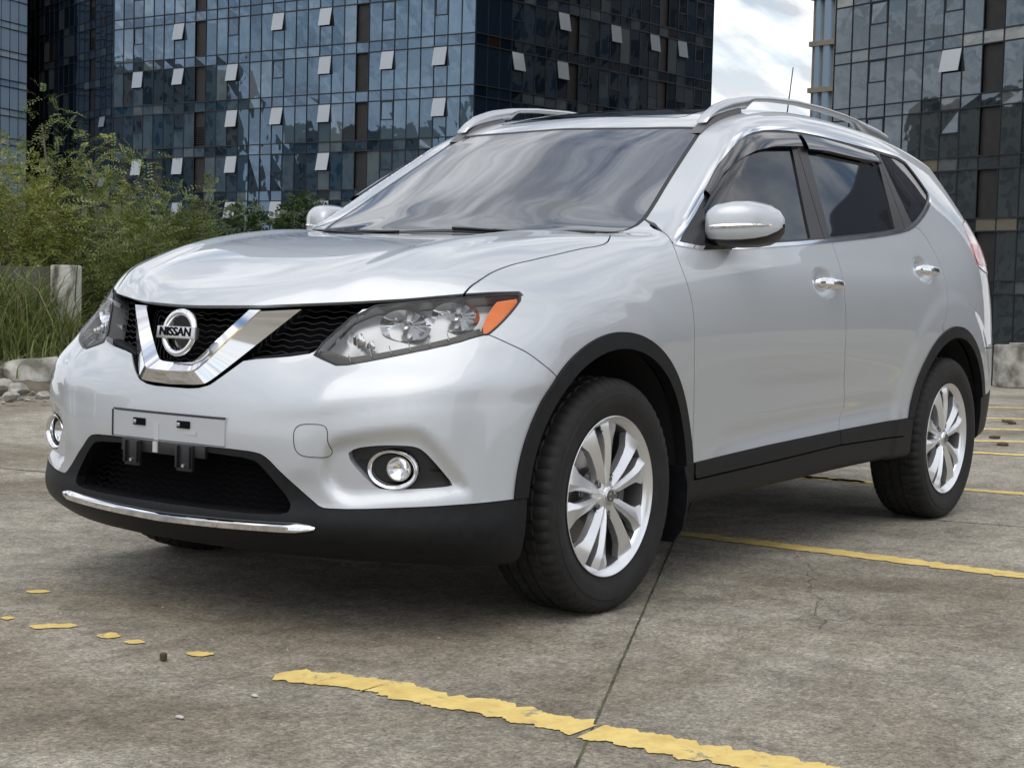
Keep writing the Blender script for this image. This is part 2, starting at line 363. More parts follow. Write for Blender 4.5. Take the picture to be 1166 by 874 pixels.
def cut(V, T, g, fix=True):
    """split triangles along g = 0; returns V, T, and for each triangle whether it lies inside (g < 0)"""
    g = g.copy(); g[np.abs(g) < 2e-4] = -1e-9*0 + 2e-4*0
    tg = np.sign(g)[T]; mixed = (tg.max(1) > 0) & (tg.min(1) < 0)
    Tk = T[~mixed]; ink = np.sign(g)[Tk].sum(1) < 0
    M = T[mixed]; E = np.concatenate([M[:, [0, 1]], M[:, [1, 2]], M[:, [2, 0]]]); Es = np.sort(E, 1)
    cr = (g[Es[:, 0]]*g[Es[:, 1]]) < 0
    if not cr.any(): return V, T, np.sign(g)[T].sum(1) < 0
    key = Es[:, 0]*len(V) + Es[:, 1]; uk, inv = np.unique(key[cr], return_inverse=True)
    a, b = uk//len(V), uk % len(V); t = (g[a]/(g[a]-g[b]))[:, None]; N = V[a]*(1-t) + V[b]*t
    if fix: N = project(N, 2)
    nid = -np.ones(len(E), np.int64); nid[cr] = len(V) + inv; nid = nid.reshape(3, -1).T
    V2 = np.concatenate([V, N]); out = []; ins = []
    for tri, e in zip(M, nid):
        c = (e >= 0).sum()
        if c == 1:
            k = int(np.argmax(e >= 0)); A, B, C = tri[k], tri[(k+1) % 3], tri[(k+2) % 3]; m = e[k]
            out += [(A, m, C), (m, B, C)]; ins += [g[A] < 0, g[B] < 0]
        else:
            k = int(np.argmin(e >= 0)); A, B, C = tri[k], tri[(k+1) % 3], tri[(k+2) % 3]; m1, m2 = e[(k+1) % 3], e[(k+2) % 3]
            out += [(C, m2, m1), (A, B, m1), (A, m1, m2)]; ins += [g[C] < 0, g[A] < 0, g[A] < 0]
    return V2, np.concatenate([Tk, np.array(out, np.int64)]), np.concatenate([ink, np.array(ins)])
def compact(V, T):
    u, inv = np.unique(T, return_inverse=True); return V[u], inv.reshape(T.shape)
def split(m, g, gap=0.):
    """m=(V,T): returns (inside, outside) leaving a shut line 2*gap wide"""
    V, T = m
    if len(T) == 0: return m, m
    V1, T1, i1 = cut(V, T, g(V) + gap)
    ins = compact(V1, T1[i1]); rest = compact(V1, T1[~i1])
    if gap > 0 and len(rest[1]):
        V2, T2, i2 = cut(rest[0], rest[1], g(rest[0]) - gap); rest = compact(V2, T2[~i2])
    return ins, rest
def poly_sdf(pts, u, v):
    P = np.asarray(pts, float); d2 = np.full(u.shape, 1e9); wn = np.zeros(u.shape, int)
    for i in range(len(P)):
        a, b = P[i], P[(i+1) % len(P)]; e = b-a; L = max(e@e, 1e-12)
        t = np.clip(((u-a[0])*e[0] + (v-a[1])*e[1])/L, 0, 1)
        d2 = np.minimum(d2, (u-a[0]-t*e[0])**2 + (v-a[1]-t*e[1])**2)
        cr = e[0]*(v-a[1]) - e[1]*(u-a[0])
        wn += ((a[1] <= v) & (b[1] > v) & (cr > 0)).astype(int) - ((a[1] > v) & (b[1] <= v) & (cr < 0)).astype(int)
    return np.sqrt(d2)*np.where(wn != 0, -1, 1)
def line_y(pts, t):
    P = np.array(sorted(map(tuple, pts))); return np.interp(t, P[:, 0], P[:, 1])
def smooth(pts, n=2, closed=True):
    P = np.asarray(pts, float)
    for _ in range(n):
        Q = np.roll(P, -1, 0) if closed else P[1:]; A = P if closed else P[:-1]
        N = np.stack([.78*A+.22*Q, .22*A+.78*Q], 1).reshape(-1, P.shape[1])
        P = N if closed else np.concatenate([P[:1], N, P[-1:]])
    return P
def uz(P): P = np.asarray(P); return np.stack([P[..., 1]-P[..., 0], P[..., 2]], -1)     # developed round the corner
def xz(P): P = np.asarray(P); return np.stack([P[..., 0], P[..., 2]], -1)
def yx(P): P = np.asarray(P); return np.stack([P[..., 1], P[..., 0]], -1)
# ---------------------------------------------------------------- the vehicle
car = thing('parked_car', 'large silver compact SUV with black lower cladding, parked on the concrete across yellow bay lines', 'car')
FOGB = trace([(372,506),(400,499),(434,494),(472,492),(488,499),(534,556),(530,562),(440,569),(392,573),(368,550)])
_fu = uz(smooth(FOGB, 2))
_gu, _gz = np.meshgrid(np.arange(-.9, .5, .01), np.arange(.2, .8, .01))
_gd = Table.blur(Table.blur(sstep(.014, -.024, poly_sdf(_fu, _gu, _gz)), .8, 0), .8, 1)
FOGT = Table([-.8, .4], [.3, .7], [[0, 0], [0, 0]]); FOGT.g = _gd; FOGT.u0, FOGT.v0, FOGT.st = -.9, .2, .01
def SCOOP(x, y, z):
    s = .021*FOGT(y-x, z)*sstep(.25, .32, x)*(z < .78)
    for x0 in (0., -2.705):
        rr = np.sqrt((x-x0)**2 + (z-.343)**2); s = s - .0055*sstep(.640, .565, rr)*sstep(.72, .82, y)*sstep(-.50, -.15, (x-x0)*(1 if x0 == 0 else 1) + (0 if x0 == 0 else .35))
    # shoulder crease over the doors and the scooped lower door
    w = sstep(-.45, -.8, x)*sstep(-2.3, -1.9, x)
    s = s + .010*np.exp(-((z-(.445-.045*(x+.6)))/.045)**2)*w
    # two raised creases along the bonnet
    hc = sstep(.80, .6, x)*sstep(-.34, -.2, x)*(z > .8); yc = .46 + .08*(.6-x)
    s = s - .009*sstep(.09, .0, np.abs(y-yc))*hc
    # a crease runs from under the head lamp round the bumper corner, the face below it falls back
    zc = .612 + .075*sstep(.30, .85, y); bc_ = sstep(.18, .55, y)*sstep(.20, .42, x)*(z < .8)
    s = s - .006*bc_*np.where(z > zc, sstep(.085, 0, z-zc), sstep(.055, 0, zc-z))
    # upright crease either side of the nose
    nc = sstep(.55, .62, x)*sstep(.74, .68, z)*sstep(.40, .46, z)
    s = s - .006*np.exp(-((y-(.50+.25*(z-.6)))/.045)**2)*nc
    for (hx, hz) in ((-1.414, .984), (-2.417, 1.052)):
        e = np.sqrt(((x-hx)/.100)**2 + ((z-hz)/.060)**2); s = s + .016*sstep(1.0, .45, e)*(y > .5)
    return s
Vn, Tn = surface_net(.013)
Vn, Tn, ins = cut(Vn, Tn, .0 - Vn[:, 1]); Tn = Tn[ins]; Vn, Tn = compact(Vn, Tn); Vn[np.abs(Vn[:, 1]) < 6e-4, 1] = 0
half = (Vn, Tn)
def boundary(T):
    E = np.concatenate([T[:, [0, 1]], T[:, [1, 2]], T[:, [2, 0]]]); k = np.sort(E, 1); key = k[:, 0]*10**7 + k[:, 1]
    u, inv, c = np.unique(key, return_inverse=True, return_counts=True); return E[c[inv] == 1]
def panel(name, m, material, parent=None, off=0., fold=.012, both=False, side=1, flip_n=1):
    """a piece of the body skin with its edges turned in; side=-1 mirrors it, both=True keeps both halves in one mesh"""
    V, T = m
    if len(T) == 0: print('EMPTY', name); return None
    g = grad(V); Nn = g/np.linalg.norm(g, axis=1)[:, None]; mid = V[:, 1] == 0; Nn[mid, 1] = 0; Nn /= np.linalg.norm(Nn, axis=1)[:, None]
    S = V + Nn*off; S[mid, 1] = 0
    a, b, c = S[T[:, 0]], S[T[:, 1]], S[T[:, 2]]; w = (np.cross(b-a, c-a)*Nn[T[:, 0]]).sum(1) < 0; T = T.copy(); T[w] = T[w][:, ::-1]
    LN = Nn[T].reshape(-1, 3); F = T.tolist(); VV = S
    if fold:
        B = boundary(T); B = B[~(mid[B[:, 0]] & mid[B[:, 1]])]
        ids, inv = np.unique(B, return_inverse=True); inv = inv.reshape(B.shape); n0 = len(S)
        O = S[ids]; I = O - Nn[ids]*fold; VV = np.concatenate([S, O, I]); k = len(ids)
        Q = np.stack([n0+inv[:, 1], n0+inv[:, 0], n0+k+inv[:, 0], n0+k+inv[:, 1]], 1); F = F + Q.tolist()
        fn = np.cross(VV[Q[:, 1]]-VV[Q[:, 0]], VV[Q[:, 2]]-VV[Q[:, 0]]); fn /= np.maximum(np.linalg.norm(fn, axis=1), 1e-9)[:, None]
        LN = np.concatenate([LN, np.repeat(fn, 4, 0)])
    def mirror(VV, F, LN):
        M_ = np.array([1, -1, 1]); o = []; i = 0
        for f in F:
            n = len(f); o.append(LN[i:i+n][::-1]); i += n
        return VV*M_, [f[::-1] for f in F], np.concatenate(o)*M_
    if both or side < 0:
        V2, F2, L2 = mirror(VV, F, LN)
        if both: n = len(VV); VV, F, LN = np.concatenate([VV, V2]), F + [[i+n for i in f] for f in F2], np.concatenate([LN, L2])
        else: VV, F, LN = V2, F2, L2
    return obj(name, VV, F, material, parent, normals=LN)
def pair(name, m, material, parents=None, **k):
    return [panel(name, m, material, (parents[i] if parents else car), side=s, **k) for i, s in enumerate((1, -1))]
AX0, AX1, AZ = 0.0, -2.705, .343
def arch(Rr):
    def g(V):
        x, y, z = V[:, 0], V[:, 1], V[:, 2]; o = None
        for x0 in (AX0, AX1):
            dx = x-x0; d = np.where(z > AZ, np.sqrt(dx**2 + (z-AZ)**2), np.abs(dx)) - Rr
            o = d if o is None else np.minimum(o, d)
        return np.maximum(o, .50 - y)
    return g
def G(pts, proj=uz, ext=None, sm=0, closed=True, extra=None, cond=None):
    P = trace(pts); P = proj(P)
    if sm: P = smooth(P, sm)
    if ext is not None: P = np.concatenate([P, np.array(ext, float)])
    def g(V):
        q = proj(V); d = poly_sdf(P, q[:, 0], q[:, 1])
        return np.maximum(d, cond(V)) if cond is not None else d
    g.P = P; return g
def shrink(g, d): return lambda V: g(V) + d
def hp(p, q):          # signed distance to the line p->q in (x, z), positive on its right
    p, q = np.array(p), np.array(q); e = (q-p)/np.linalg.norm(q-p); n = np.array([e[1], -e[0]])
    return lambda V: (V[:, 0]-p[0])*n[0] + (V[:, 2]-p[1])*n[1]
# --- wheel openings
_, rest = split(half, arch(.430)); skin = rest
# --- front lower black part with the lower intake
pf = trace([(190,504),(254,510),(293,514.8),(304,521.2),(320.4,538.6),(361.6,575.2),(367,578.6),(400,579.8),(483,576.8),(586,568),(604,566)]); pf = uz(pf)
FB = np.concatenate([smooth(pf, 1, False), [[pf[-1, 0]+.25, pf[-1, 1]], [pf[-1, 0]+.25, 0], [-1.6, 0], [-1.6, pf[0, 1]]]])
g_fb = lambda V: np.maximum(poly_sdf(FB, V[:, 1]-V[:, 0], V[:, 2]), .2 - V[:, 0])
low_f, rest = split(rest, g_fb, .0012)
ps = trace([(771.6,536.6),(788,527.3),(877,506),(954,490),(1031,476.2)])[:, [0, 2]]
sline = lambda x: np.interp(-x, -ps[:, 0], ps[:, 1])
g_sb = lambda V: np.maximum(np.maximum(V[:, 2]-sline(V[:, 0]), V[:, 0]+.25), -2.45-V[:, 0])
low_s, rest = split(rest, g_sb, .001)
g_rb = lambda V: np.maximum(V[:, 2]-(.50+.10*(-3.1-V[:, 0])), V[:, 0]+3.0)
low_r, rest = split(rest, g_rb, .001)
trim, rest = split(rest, arch(.478), .0006)
# --- lamps, grille, fog lamp pockets
HLP = [(413.6,349.5),(476,343.4),(527.3,339),(588,334.6),(594,339.5),(585,352),(569,369.6),(556,380.8),(549.7,381),(517.7,391),(476,400),(428,409.7),(386.4,417),(371,410),(354,402.4)]
g_hl = G(HLP, sm=1, cond=lambda V: -V[:, 0]); headl, rest = split(rest, g_hl, .0015)
gt = trace([(225,347.5),(300,347.4),(403,343.2),(460,340),(527,334.2),(560,332.2),(592,331.5)]); gt_uz = uz(gt)
gb = uz(trace([(354,402.5),(330,406),(292,408.8),(277,411),(247,432.8),(238.6,438.5),(226,441.8),(215,442.3)]))
GP = np.concatenate([gt_uz, uz(trace([(597,336),(588,340),(527,344),(413,352),(356,402)])), gb, [[-1.7, gb[-1, 1]], [-1.7, gt_uz[0, 1]]]])
g_gr = lambda V: np.maximum(poly_sdf(GP, V[:, 1]-V[:, 0], V[:, 2]), -V[:, 0]); grl, rest = split(rest, g_gr)
fog_px = [(393,518.5),(404,509.6),(434.4,506.4),(472.9,507.3),(485.7,515.3),(516,550.5),(514,553.7),(437.6,557.6),(424.8,553.7)]
g_fog = G(fog_px, sm=2); fog, rest = split(rest, g_fog)
# --- side glass area
dlo_px = [(765.5,279),(766,275),(780,247),(793.4,220),(809,188),(831.3,159),(847,148.4),(869,144.2),(900.4,145.7),(936,152.4),(996.3,168.5),(1025.6,177.5),(1042,196.8),(1058,220),(1060.4,228),(1055,242.6),(1044,257.2),(1033,264.5),(1000,270.6),(941,277),(806,286.5)]
g_dlo = G(dlo_px, xz, sm=1, cond=lambda V: .45-V[:, 1]); dlo, rest = split(rest, g_dlo)
inner, chromes = split(dlo, shrink(g_dlo, .013))
# --- bonnet, windscreen, roof glass
hs = trace([(529,334),(535,327),(547,319),(560,310),(582,301.5),(611.5,295.3),(658,283.7),(686,279.5),(694,274),(695,267)])
HOOD = np.concatenate([yx(smooth(hs, 1, False)), [[.69, -.325], [.6, -.322], [.4, -.312], [.2, -.306], [-.2, -.306], [-.2, 1.2], [.55, 1.2]]])
liz = lambda V: np.interp(V[:, 1]-V[:, 0], gt_uz[:, 0], gt_uz[:, 1])
g_hood = lambda V: np.maximum(poly_sdf(HOOD, V[:, 1], V[:, 0]), liz(V)-.02 - V[:, 2]); hood, rest = split(rest, g_hood, .0022)
wsr = trace([(734,254),(750,230),(768,200),(786,172),(799,152)])
WS = np.concatenate([[[-.2, -.336], [.2, -.338], [.40, -.362], [.55, -.400], [.64, -.425]], yx(wsr), [[.55, -1.125], [.50, -1.118], [.30, -1.075], [.1, -1.055], [-.2, -1.055]]])
WS[5:5+len(wsr), 0] -= .004
WS = np.concatenate([WS[:1], smooth(WS[1:-1], 1, False), WS[-1:]])
g_ws = lambda V: np.maximum(poly_sdf(WS, V[:, 1], V[:, 0]), .9-V[:, 2]); wsc, rest = split(rest, g_ws)
wsg, wseal = split(wsc, shrink(g_ws, .016))
g_cowl = lambda V: np.maximum(np.maximum(V[:, 0]+.31-0*V[:, 1], -.43-V[:, 0]), np.maximum(V[:, 1]-.655, 1.05-V[:, 2])); cowl, rest = split(rest, g_cowl)
RG = [(-.2, -1.19), (.38, -1.19), (.42, -1.23), (.42, -2.38), (.38, -2.42), (-.2, -2.42)]
g_rg = lambda V: np.maximum(poly_sdf(smooth(RG, 1), V[:, 1], V[:, 0]), 1.4-V[:, 2]); rglass, rest = split(rest, g_rg, .003)
# --- rear lamps, rear window, tailgate, rear bumper
tl = trace([(1095,254),(1100,266),(1104.6,276.5),(1109,292),(1115,307.5)]); uzr = lambda P: np.stack([-P[..., 0]-P[..., 1], P[..., 2]], -1)
TLP = np.concatenate([uzr(tl), uzr(np.array([[-3.50,.68,1.03],[-3.58,.45,1.06],[-3.57,.45,1.16],[-3.45,.68,1.22],[-3.33,.735,1.30]]))])
g_tl = lambda V: np.maximum(poly_sdf(smooth(TLP, 1), -V[:, 0]-V[:, 1], V[:, 2]), V[:, 0]+3.0); taill, rest = split(rest, g_tl, .0015)
g_rw = lambda V: np.maximum(poly_sdf([(-1, 1.20), (.60, 1.20), (.50, 1.50), (-1, 1.52)], V[:, 1], V[:, 2]), V[:, 0]+3.0); rwin, rest = split(rest, g_rw)
g_bumr = lambda V: np.maximum(V[:, 2]-(.70+.02*sstep(.5, .9, V[:, 1])), V[:, 0]+3.13); bumr, rest = split(rest, g_bumr, .002)
g_tg = lambda V: np.maximum(poly_sdf([(-1, .6), (.62, .6), (.66, 1.05), (.64, 1.2), (.55, 1.575), (-1, 1.575)], V[:, 1], V[:, 2]), V[:, 0]+3.05); tailg, rest = split(rest, g_tg, .002)
# --- wings, doors, bumper
sF = trace([(765,276),(768,283),(772,295),(778,310),(784,328),(788,345),(790,362),(790.5,400),(790,473),(788.5,527)])[:, [0, 2]]
sM = trace([(946,272),(951.4,288),(956,303),(960,320),(962,340),(962,400),(960.6,464),(955,490)])[:, [0, 2]]
sR = trace([(1048,262),(1055,272),(1069.6,297.5),(1076,318),(1079,340),(1077.5,362),(1073,372)])[:, [0, 2]]
pil = trace([(752,263),(743,254),(731,248)])[:, [0, 2]]
bs = trace([(556,380.8),(580,391.5),(598,400),(616,413),(631.4,425.7)])[:, [0, 2]]
FEN = np.concatenate([sF, [[sF[-1, 0], .1], [.1, .1], [.1, .5]], bs[::-1], [[.52, .86], [.52, 1.4], [-.40, 1.4], [-.46, 1.19]], pil[::-1]])
g_fen = lambda V: np.maximum(poly_sdf(FEN, V[:, 0], V[:, 2]), .5-V[:, 1]); fender, rest = split(rest, g_fen, .0018)
D1 = np.concatenate([sF, [[sF[-1, 0], .1], [sM[-1, 0], .1]], sM[::-1], [[-1.6, 1.2], [-.75, 1.13]]])
g_d1 = lambda V: np.maximum(poly_sdf(D1, V[:, 0], V[:, 2]), .6-V[:, 1]); door1, rest = split(rest, g_d1, .0018)
D2 = np.concatenate([sM, [[sM[-1, 0], .1], [-2.5, .1], [-2.7, .6]], sR[::-1], [[-2.3, 1.3], [-1.6, 1.3]]])
g_d2 = lambda V: np.maximum(poly_sdf(D2, V[:, 0], V[:, 2]), .6-V[:, 1]); door2, rest = split(rest, g_d2, .0018)
g_fbp = lambda V: .25 - V[:, 0]; bump, shell = split(rest, g_fbp)
# lower black: intake opening
ink = G([(190,512),(240,515),(288,522),(299,531),(334,573),(327,585.7),(293,585),(240,579.5),(206,574.5)], sm=0, cond=lambda V: -V[:, 0])
_p = ink.P; INK = np.concatenate([smooth(_p[1:-1], 1, False), [[-1.6, _p[-1, 1]], [-1.6, _p[0, 1]]]])
g_ink = lambda V: np.maximum(poly_sdf(INK, V[:, 1]-V[:, 0], V[:, 2]), -V[:, 0]); intake, low_f = split(low_f, g_ink)
dl = trace([(789.4,546),(877,525.5),(954,506.8),(1025.5,496.5)])[:, [0, 2]]
g_dc = lambda V: np.maximum(np.maximum(np.interp(-V[:, 0], -dl[:, 0], dl[:, 1]) - V[:, 2], V[:, 0]-dl[0, 0]-.0), dl[-1, 0]-.02-V[:, 0]); dclad, sill = split(low_s, g_dc, .003)
dc1, dc2 = split(dclad, lambda V: -(V[:, 0]-sM[-1, 0]), .002)
# assemble
print('cut done')
panel('bonnet', hood, M['paint'], car, both=True, fold=.014)
panel('front_bumper', bump, M['paint'], car, both=True, fold=.03)
panel('body_shell', shell, M['paint'], car, both=True)
wings = pair('front_wing', fender, M['paint'])
doors1 = pair('front_door', door1, M['paint']); doors2 = pair('rear_door', door2, M['paint'])
panel('tailgate', tailg, M['paint'], car, both=True); panel('rear_bumper', bumr, M['paint'], car, both=True)
lowb = panel('lower_bumper', low_f, M['clad'], car, both=True, fold=.03, off=.002); panel('rear_lower_bumper', low_r, M['clad'], car, both=True, fold=.02)
pair('wheel_arch_trim', split(trim, lambda V: V[:, 0]+1.3)[1], M['clad'], off=.008, fold=.035)
pair('wheel_arch_trim', split(trim, lambda V: V[:, 0]+1.3)[0], M['clad'], off=.008, fold=.035)
pair('sill', sill, M['clad'], off=.003, fold=.015)
pair('door_cladding', dc1, M['clad'], doors1, off=.006, fold=.012); pair('door_cladding', dc2, M['clad'], doors2, off=.006, fold=.012)
panel('windscreen', wsg, M['screen'], car, off=-.002, both=True); panel('windscreen_seal', wseal, M['rubber_seal'], car, off=-.003, both=True, fold=.01)
panel('cowl', cowl, M['semi'], car, off=-.012, both=True); panel('roof_window', rglass, M['gloss'], car, off=0, both=True)
rw = panel('rear_window', rwin, M['glass'], car, off=-.002, both=True)
chr_ = pair('window_trim', chromes, M['chrome'], off=.003, fold=.01)
# side windows and pillars
t2 = lambda a, b: (trace([a])[0][[0, 2]], trace([b])[0][[0, 2]])
b1, b2, b3 = hp(*t2((902.5,171.5), (923,270))), hp(*t2((909,171.5), (938.5,270))), hp(*t2((920.8,176), (946,270)))
c1, c2 = hp(*t2((1000.9,187.5), (1020,264))), hp(*t2((1005.5,184), (1038,253.5))); a1 = hp(*t2((797,225), (803,280)))
s0 = np.sign(b1(np.array([[-2.5, .7, 1.3]]))[0])      # positive behind the line
gf = lambda V: np.maximum(np.maximum(s0*b1(V), -s0*a1(V)), g_dlo(V)+.022)
gr_ = lambda V: np.maximum(np.maximum(s0*c1(V), -s0*b3(V)), g_dlo(V)+.022)
gq = lambda V: np.maximum(-s0*c2(V), g_dlo(V)+.022)
w1, inner = split(inner, gf, .001); w2, inner = split(inner, gr_, .001); w3, inner = split(inner, gq, .001)
pil_f, pil_r = split(inner, lambda V: s0*b2(V), .002)
pil_r, pil_q = split(pil_r, lambda V: s0*(c1(V)+c2(V))/2, .002)
pair('window', w1, M['glass'], doors1, off=-.007, fold=0); pair('window', w2, M['glass'], doors2, off=-.007, fold=0); pair('quarter_window', w3, M['glass'], off=-.005, fold=0)
pair('window_frame', pil_f, M['semi'], doors1, off=-.001, fold=.01); pair('window_frame', pil_r, M['semi'], doors2, off=-.001, fold=.01); pair('window_frame', pil_q, M['semi'], off=-.001, fold=.01)
# dark inner shell behind every shut line
inn = split(split(skin, g_gr)[1], g_hl)[1]; inn = split(split(inn, g_ink)[1], g_fog)[1]
inn = split(inn, lambda V: V[:, 2]-.36)[1]; inn = split(inn, arch(.50))[1]
panel('inner_structure', inn, M['dark'], car, off=-.017, both=True, fold=0)
print('panels done')
def onp(px, py, **k):
    d = AX[0] + (px-583)/1841.36*AX[1] - (py-437)/1841.36*AX[2]; (a, v), = k.items(); i = 'xyz'.index(a); return ST + d*(v-ST[i])/d[i]
def resamp(P, n):
    P = np.asarray(P, float); s = np.concatenate([[0], np.cumsum(np.linalg.norm(np.diff(P, axis=0), axis=1))]); t = np.linspace(0, s[-1], n)
    return np.stack([np.interp(t, s, P[:, k]) for k in range(P.shape[1])], 1)
def mir(V): return [(x, -y, z) for x, y, z in V]
def nrm(P): g = grad(np.atleast_2d(P)); return g/np.linalg.norm(g, axis=1)[:, None]
# --- head lamps
hpoly = HLP
for s in (1, -1):
    h = panel('headlight', headl, M['lampgrey'], car, off=-.050, side=s, fold=0)
    panel('lens', headl, M['lens'], h, off=.001, side=s, fold=0)
    wall = MB(); bd = smooth(trace(HLP), 1); nn = nrm(bd); Gd = [bd*[1, s, 1] - nn*[1, s, 1]*d for d in (.004, .030, .057)]; wall.grid([list(map(tuple, g)) for g in Gd], closed_v=True); wall.obj('bezel', M['lampgrey'], h, sharp=None)
    rim = MB(); rim.tube(list((bd - nn*.001)*[1, s, 1]) + [tuple((bd[0]-nn[0]*.001)*[1, s, 1])], .0035, 6, caps=False); rim.obj('lamp_edge', M['semi'], h, sharp=None)
    for (px, py, ra, rb, dep) in ((459, 371, .066, .043, .040), (516, 361, .062, .040, .042)):
        c = trace([(px, py)], -.030)[0]; ax = Vector((.93, .36, 0)).normalized(); e1 = Vector((-ax.y, ax.x, 0)); e2 = Vector((0, 0, 1)); m = MB(); Gd = []
        for k in range(40):
            q = 2*math.pi*k/40; row = []
            for t in (.06, .25, .5, .75, 1.0, 1.06, 1.10):
                o = e1*math.cos(q)*ra*t + e2*math.sin(q)*rb*t + ax*((t*t-1)*dep if t <= 1 else -(t-1)*.25)
                fl = .035*math.cos(14*q)*(t if t < 1 else 0)
                p = Vector(c) + o*(1+fl); row.append((p.x, p.y*s, p.z))
            Gd.append(row)
        m.grid(Gd, closed_u=True); m.obj('reflector', M['chrome'], h, sharp=60)
        b = MB(); ctr = Vector(c) - ax*dep*.9; b.tube([(ctr.x, ctr.y*s, ctr.z), tuple((ctr+ax*.030)*1)[:1] + ((ctr+ax*.030).y*s, ctr.z)], [.011, .007], 12); b.obj('bulb', M['satin'], h)
        cap = MB(); p = ctr + ax*.036; cap.tube([(p.x-.004, (p.y)*s, p.z), (p.x+.008, (p.y+.003)*s, p.z)], [.012, .009], 14); cap.obj('bulb_shield', M['satin'], h)
    # facetted inner reflector and clear side prism
    for (px, py, sz, dd) in ((412, 387, .024, -.046), (425, 393, .018, -.040), (489, 368, .015, -.034)):
        c = trace([(px, py)], dd)[0]; m = MB(); 
        for k in range(5):
            a = (k-2)*.4*sz; m.box((c[0]+.004*k, (c[1]+a*1.1)*s, c[2]+(.1-.12*abs(k-2))*sz), (sz*.5, sz*.42, sz*(1.3-.25*abs(k-2))), Matrix.Rotation(.25*s+(k-2)*.22, 3, 'Z'), .002)
        m.obj('reflector_prism', M['chrome'], h, sharp=20)
    tp = trace([(550, 369), (556, 356), (565.5, 342), (589, 338.5), (590.5, 341), (584, 351.5), (568, 368), (557, 378.5), (551, 379)], -.006)
    am, _ = split(headl, lambda V: poly_sdf(uz(tp), V[:, 1]-V[:, 0], V[:, 2])); panel('turn_signal', am, M['amber'], h, off=-.008, side=s, fold=.03)
    dp = [(549, 370), (516, 380.5), (476, 390), (428, 399), (395, 403.5), (372, 396), (360, 398), (357, 403), (386.4, 416), (428, 408.8), (476, 399), (517.7, 390), (549, 380)]
    st, _ = split(headl, lambda V: poly_sdf(uz(trace(dp)), V[:, 1]-V[:, 0], V[:, 2])); panel('lamp_strip', st, M['drl'], h, off=-.014, side=s, fold=.03)
    for (x0, y0_) in ((421, 403), (443, 399), (465, 395), (487, 389), (509, 384), (397, 409)):
        P = trace([(x0, y0_-5), (x0+2.5, y0_+3.5)], -.011); tk = MB(); tk.tube([tuple(p*[1, s, 1]) for p in P], .0016, 5); tk.obj('strip_divider', M['satin'], h)
# --- front grille: dark back, wavy bars, lower edge
gp = panel('grille', grl, M['dark'], car, off=-.095, both=True, fold=0)
wallg = MB()
for s in (1, -1):
    gbt = trace([(358, 404), (354, 402.5), (330, 406), (292, 408.8), (277, 411), (247, 432.8), (238.6, 438.5), (226, 441.8), (215, 442.3)]); nn = nrm(gbt)
    wallg.grid([[tuple(p*[1, s, 1]) for p in gbt-nn*d] for d in (.003, .05, .08)])
    gtp = trace([(592, 332), (527, 334.4), (460, 340), (403, 343.4), (300, 347.6), (231, 347.7), (212, 347)]); nn = np.array([[1., 0, -.15]]*len(gtp))
    wallg.grid([[tuple(p*[1, s, 1]) for p in gtp-nn*d] for d in (.004, .04, .09)])
wallg.obj('grille_surround', M['semi'], gp, sharp=None)
bars = MB()
hoodz = lambda y, z: NOSE(np.array([y]), np.array([z]))[0]
def nosex(y, z): return float(NOSE(np.array([abs(y)]), np.array([z]))[0])
for iz, z in enumerate(np.arange(.665, .905, .0165)):
    ys = np.arange(-.66, .6601, .006); seg = []
    for y in ys:
        zz = z + .0028*math.sin(y*2*math.pi/.046 + (math.pi if iz % 2 else 0)*0)
        x = nosex(y, zz) - .058; V = np.array([[x+.055, abs(y), zz]])
        if g_gr(V)[0] < -.006: seg.append((x, y, zz))
        else:
            if len(seg) > 4: bars.tube(seg, .0019, 4)
            seg = []
    if len(seg) > 4: bars.tube(seg, .0019, 4)
bars.obj('grille_mesh', M['under'], gp, sharp=None)
for s in (1, -1):
    led = MB()
    e = trace([(352, 401), (330, 403.5), (292, 408), (279, 412)], -.016); led.grid([[tuple((p+[0, 0, a])*[1, s, 1] + np.array([b, 0, 0])) for p in e] for a, b in ((.004, -.03), (.004, 0), (-.006, .002), (-.012, 0))]); led.obj('grille_ledge', M['clad'], gp)

# --- V-shaped chrome piece
def ontrim(pts, off):
    o = []
    for a, b in pts:
        d = AX[0] + (a-583)/1841.36*AX[1] - (b-437)/1841.36*AX[2]; t = 4.0
        for _ in range(40):
            q = ST + d*t; e = q[0] - (nosex(q[1], .70) + .006 + off - .60*(q[2]-.68)); t -= e/d[0]
        o.append(ST + d*t)
    return np.array(o)
vi = smooth([(.788,.207,.862), (.828,.139,.788), (.858,.074,.717), (.866,.050,.711), (.868,0,.710)], 2, False)
vr = smooth([(.792,.250,.863), (.842,.178,.780), (.884,.106,.698), (.893,.085,.690), (.898,0,.688)], 2, False)
vo = smooth([(.716,.334,.867), (.793,.239,.766), (.868,.141,.664), (.877,.116,.654), (.884,0,.650)], 2, False)
bk = lambda P, d: P - np.array([d, 0, 0])
rows = [bk(vi, .05), vi - [.002, 0, 0], vi+[.002, 0, 0], vr-[.0015, 0, 0], vr, vr-[.003, 0, .004], vo+[.003, 0, 0], vo, bk(vo, .05)]
Gd = []
for rw_ in rows:
    a = resamp(rw_, 40); Gd.append([tuple(p) for p in a] + [tuple(p*[1, -1, 1]) for p in a[::-1][1:]])
vv = MB(); vv.grid(Gd)
for e in (0, -1): vv.F.append(tuple(k*len(Gd[0]) + (0 if e == 0 else len(Gd[0])-1) for k in range(len(rows))))
vv.obj('chrome_front_trim', M['chrome'], car, sharp=25)
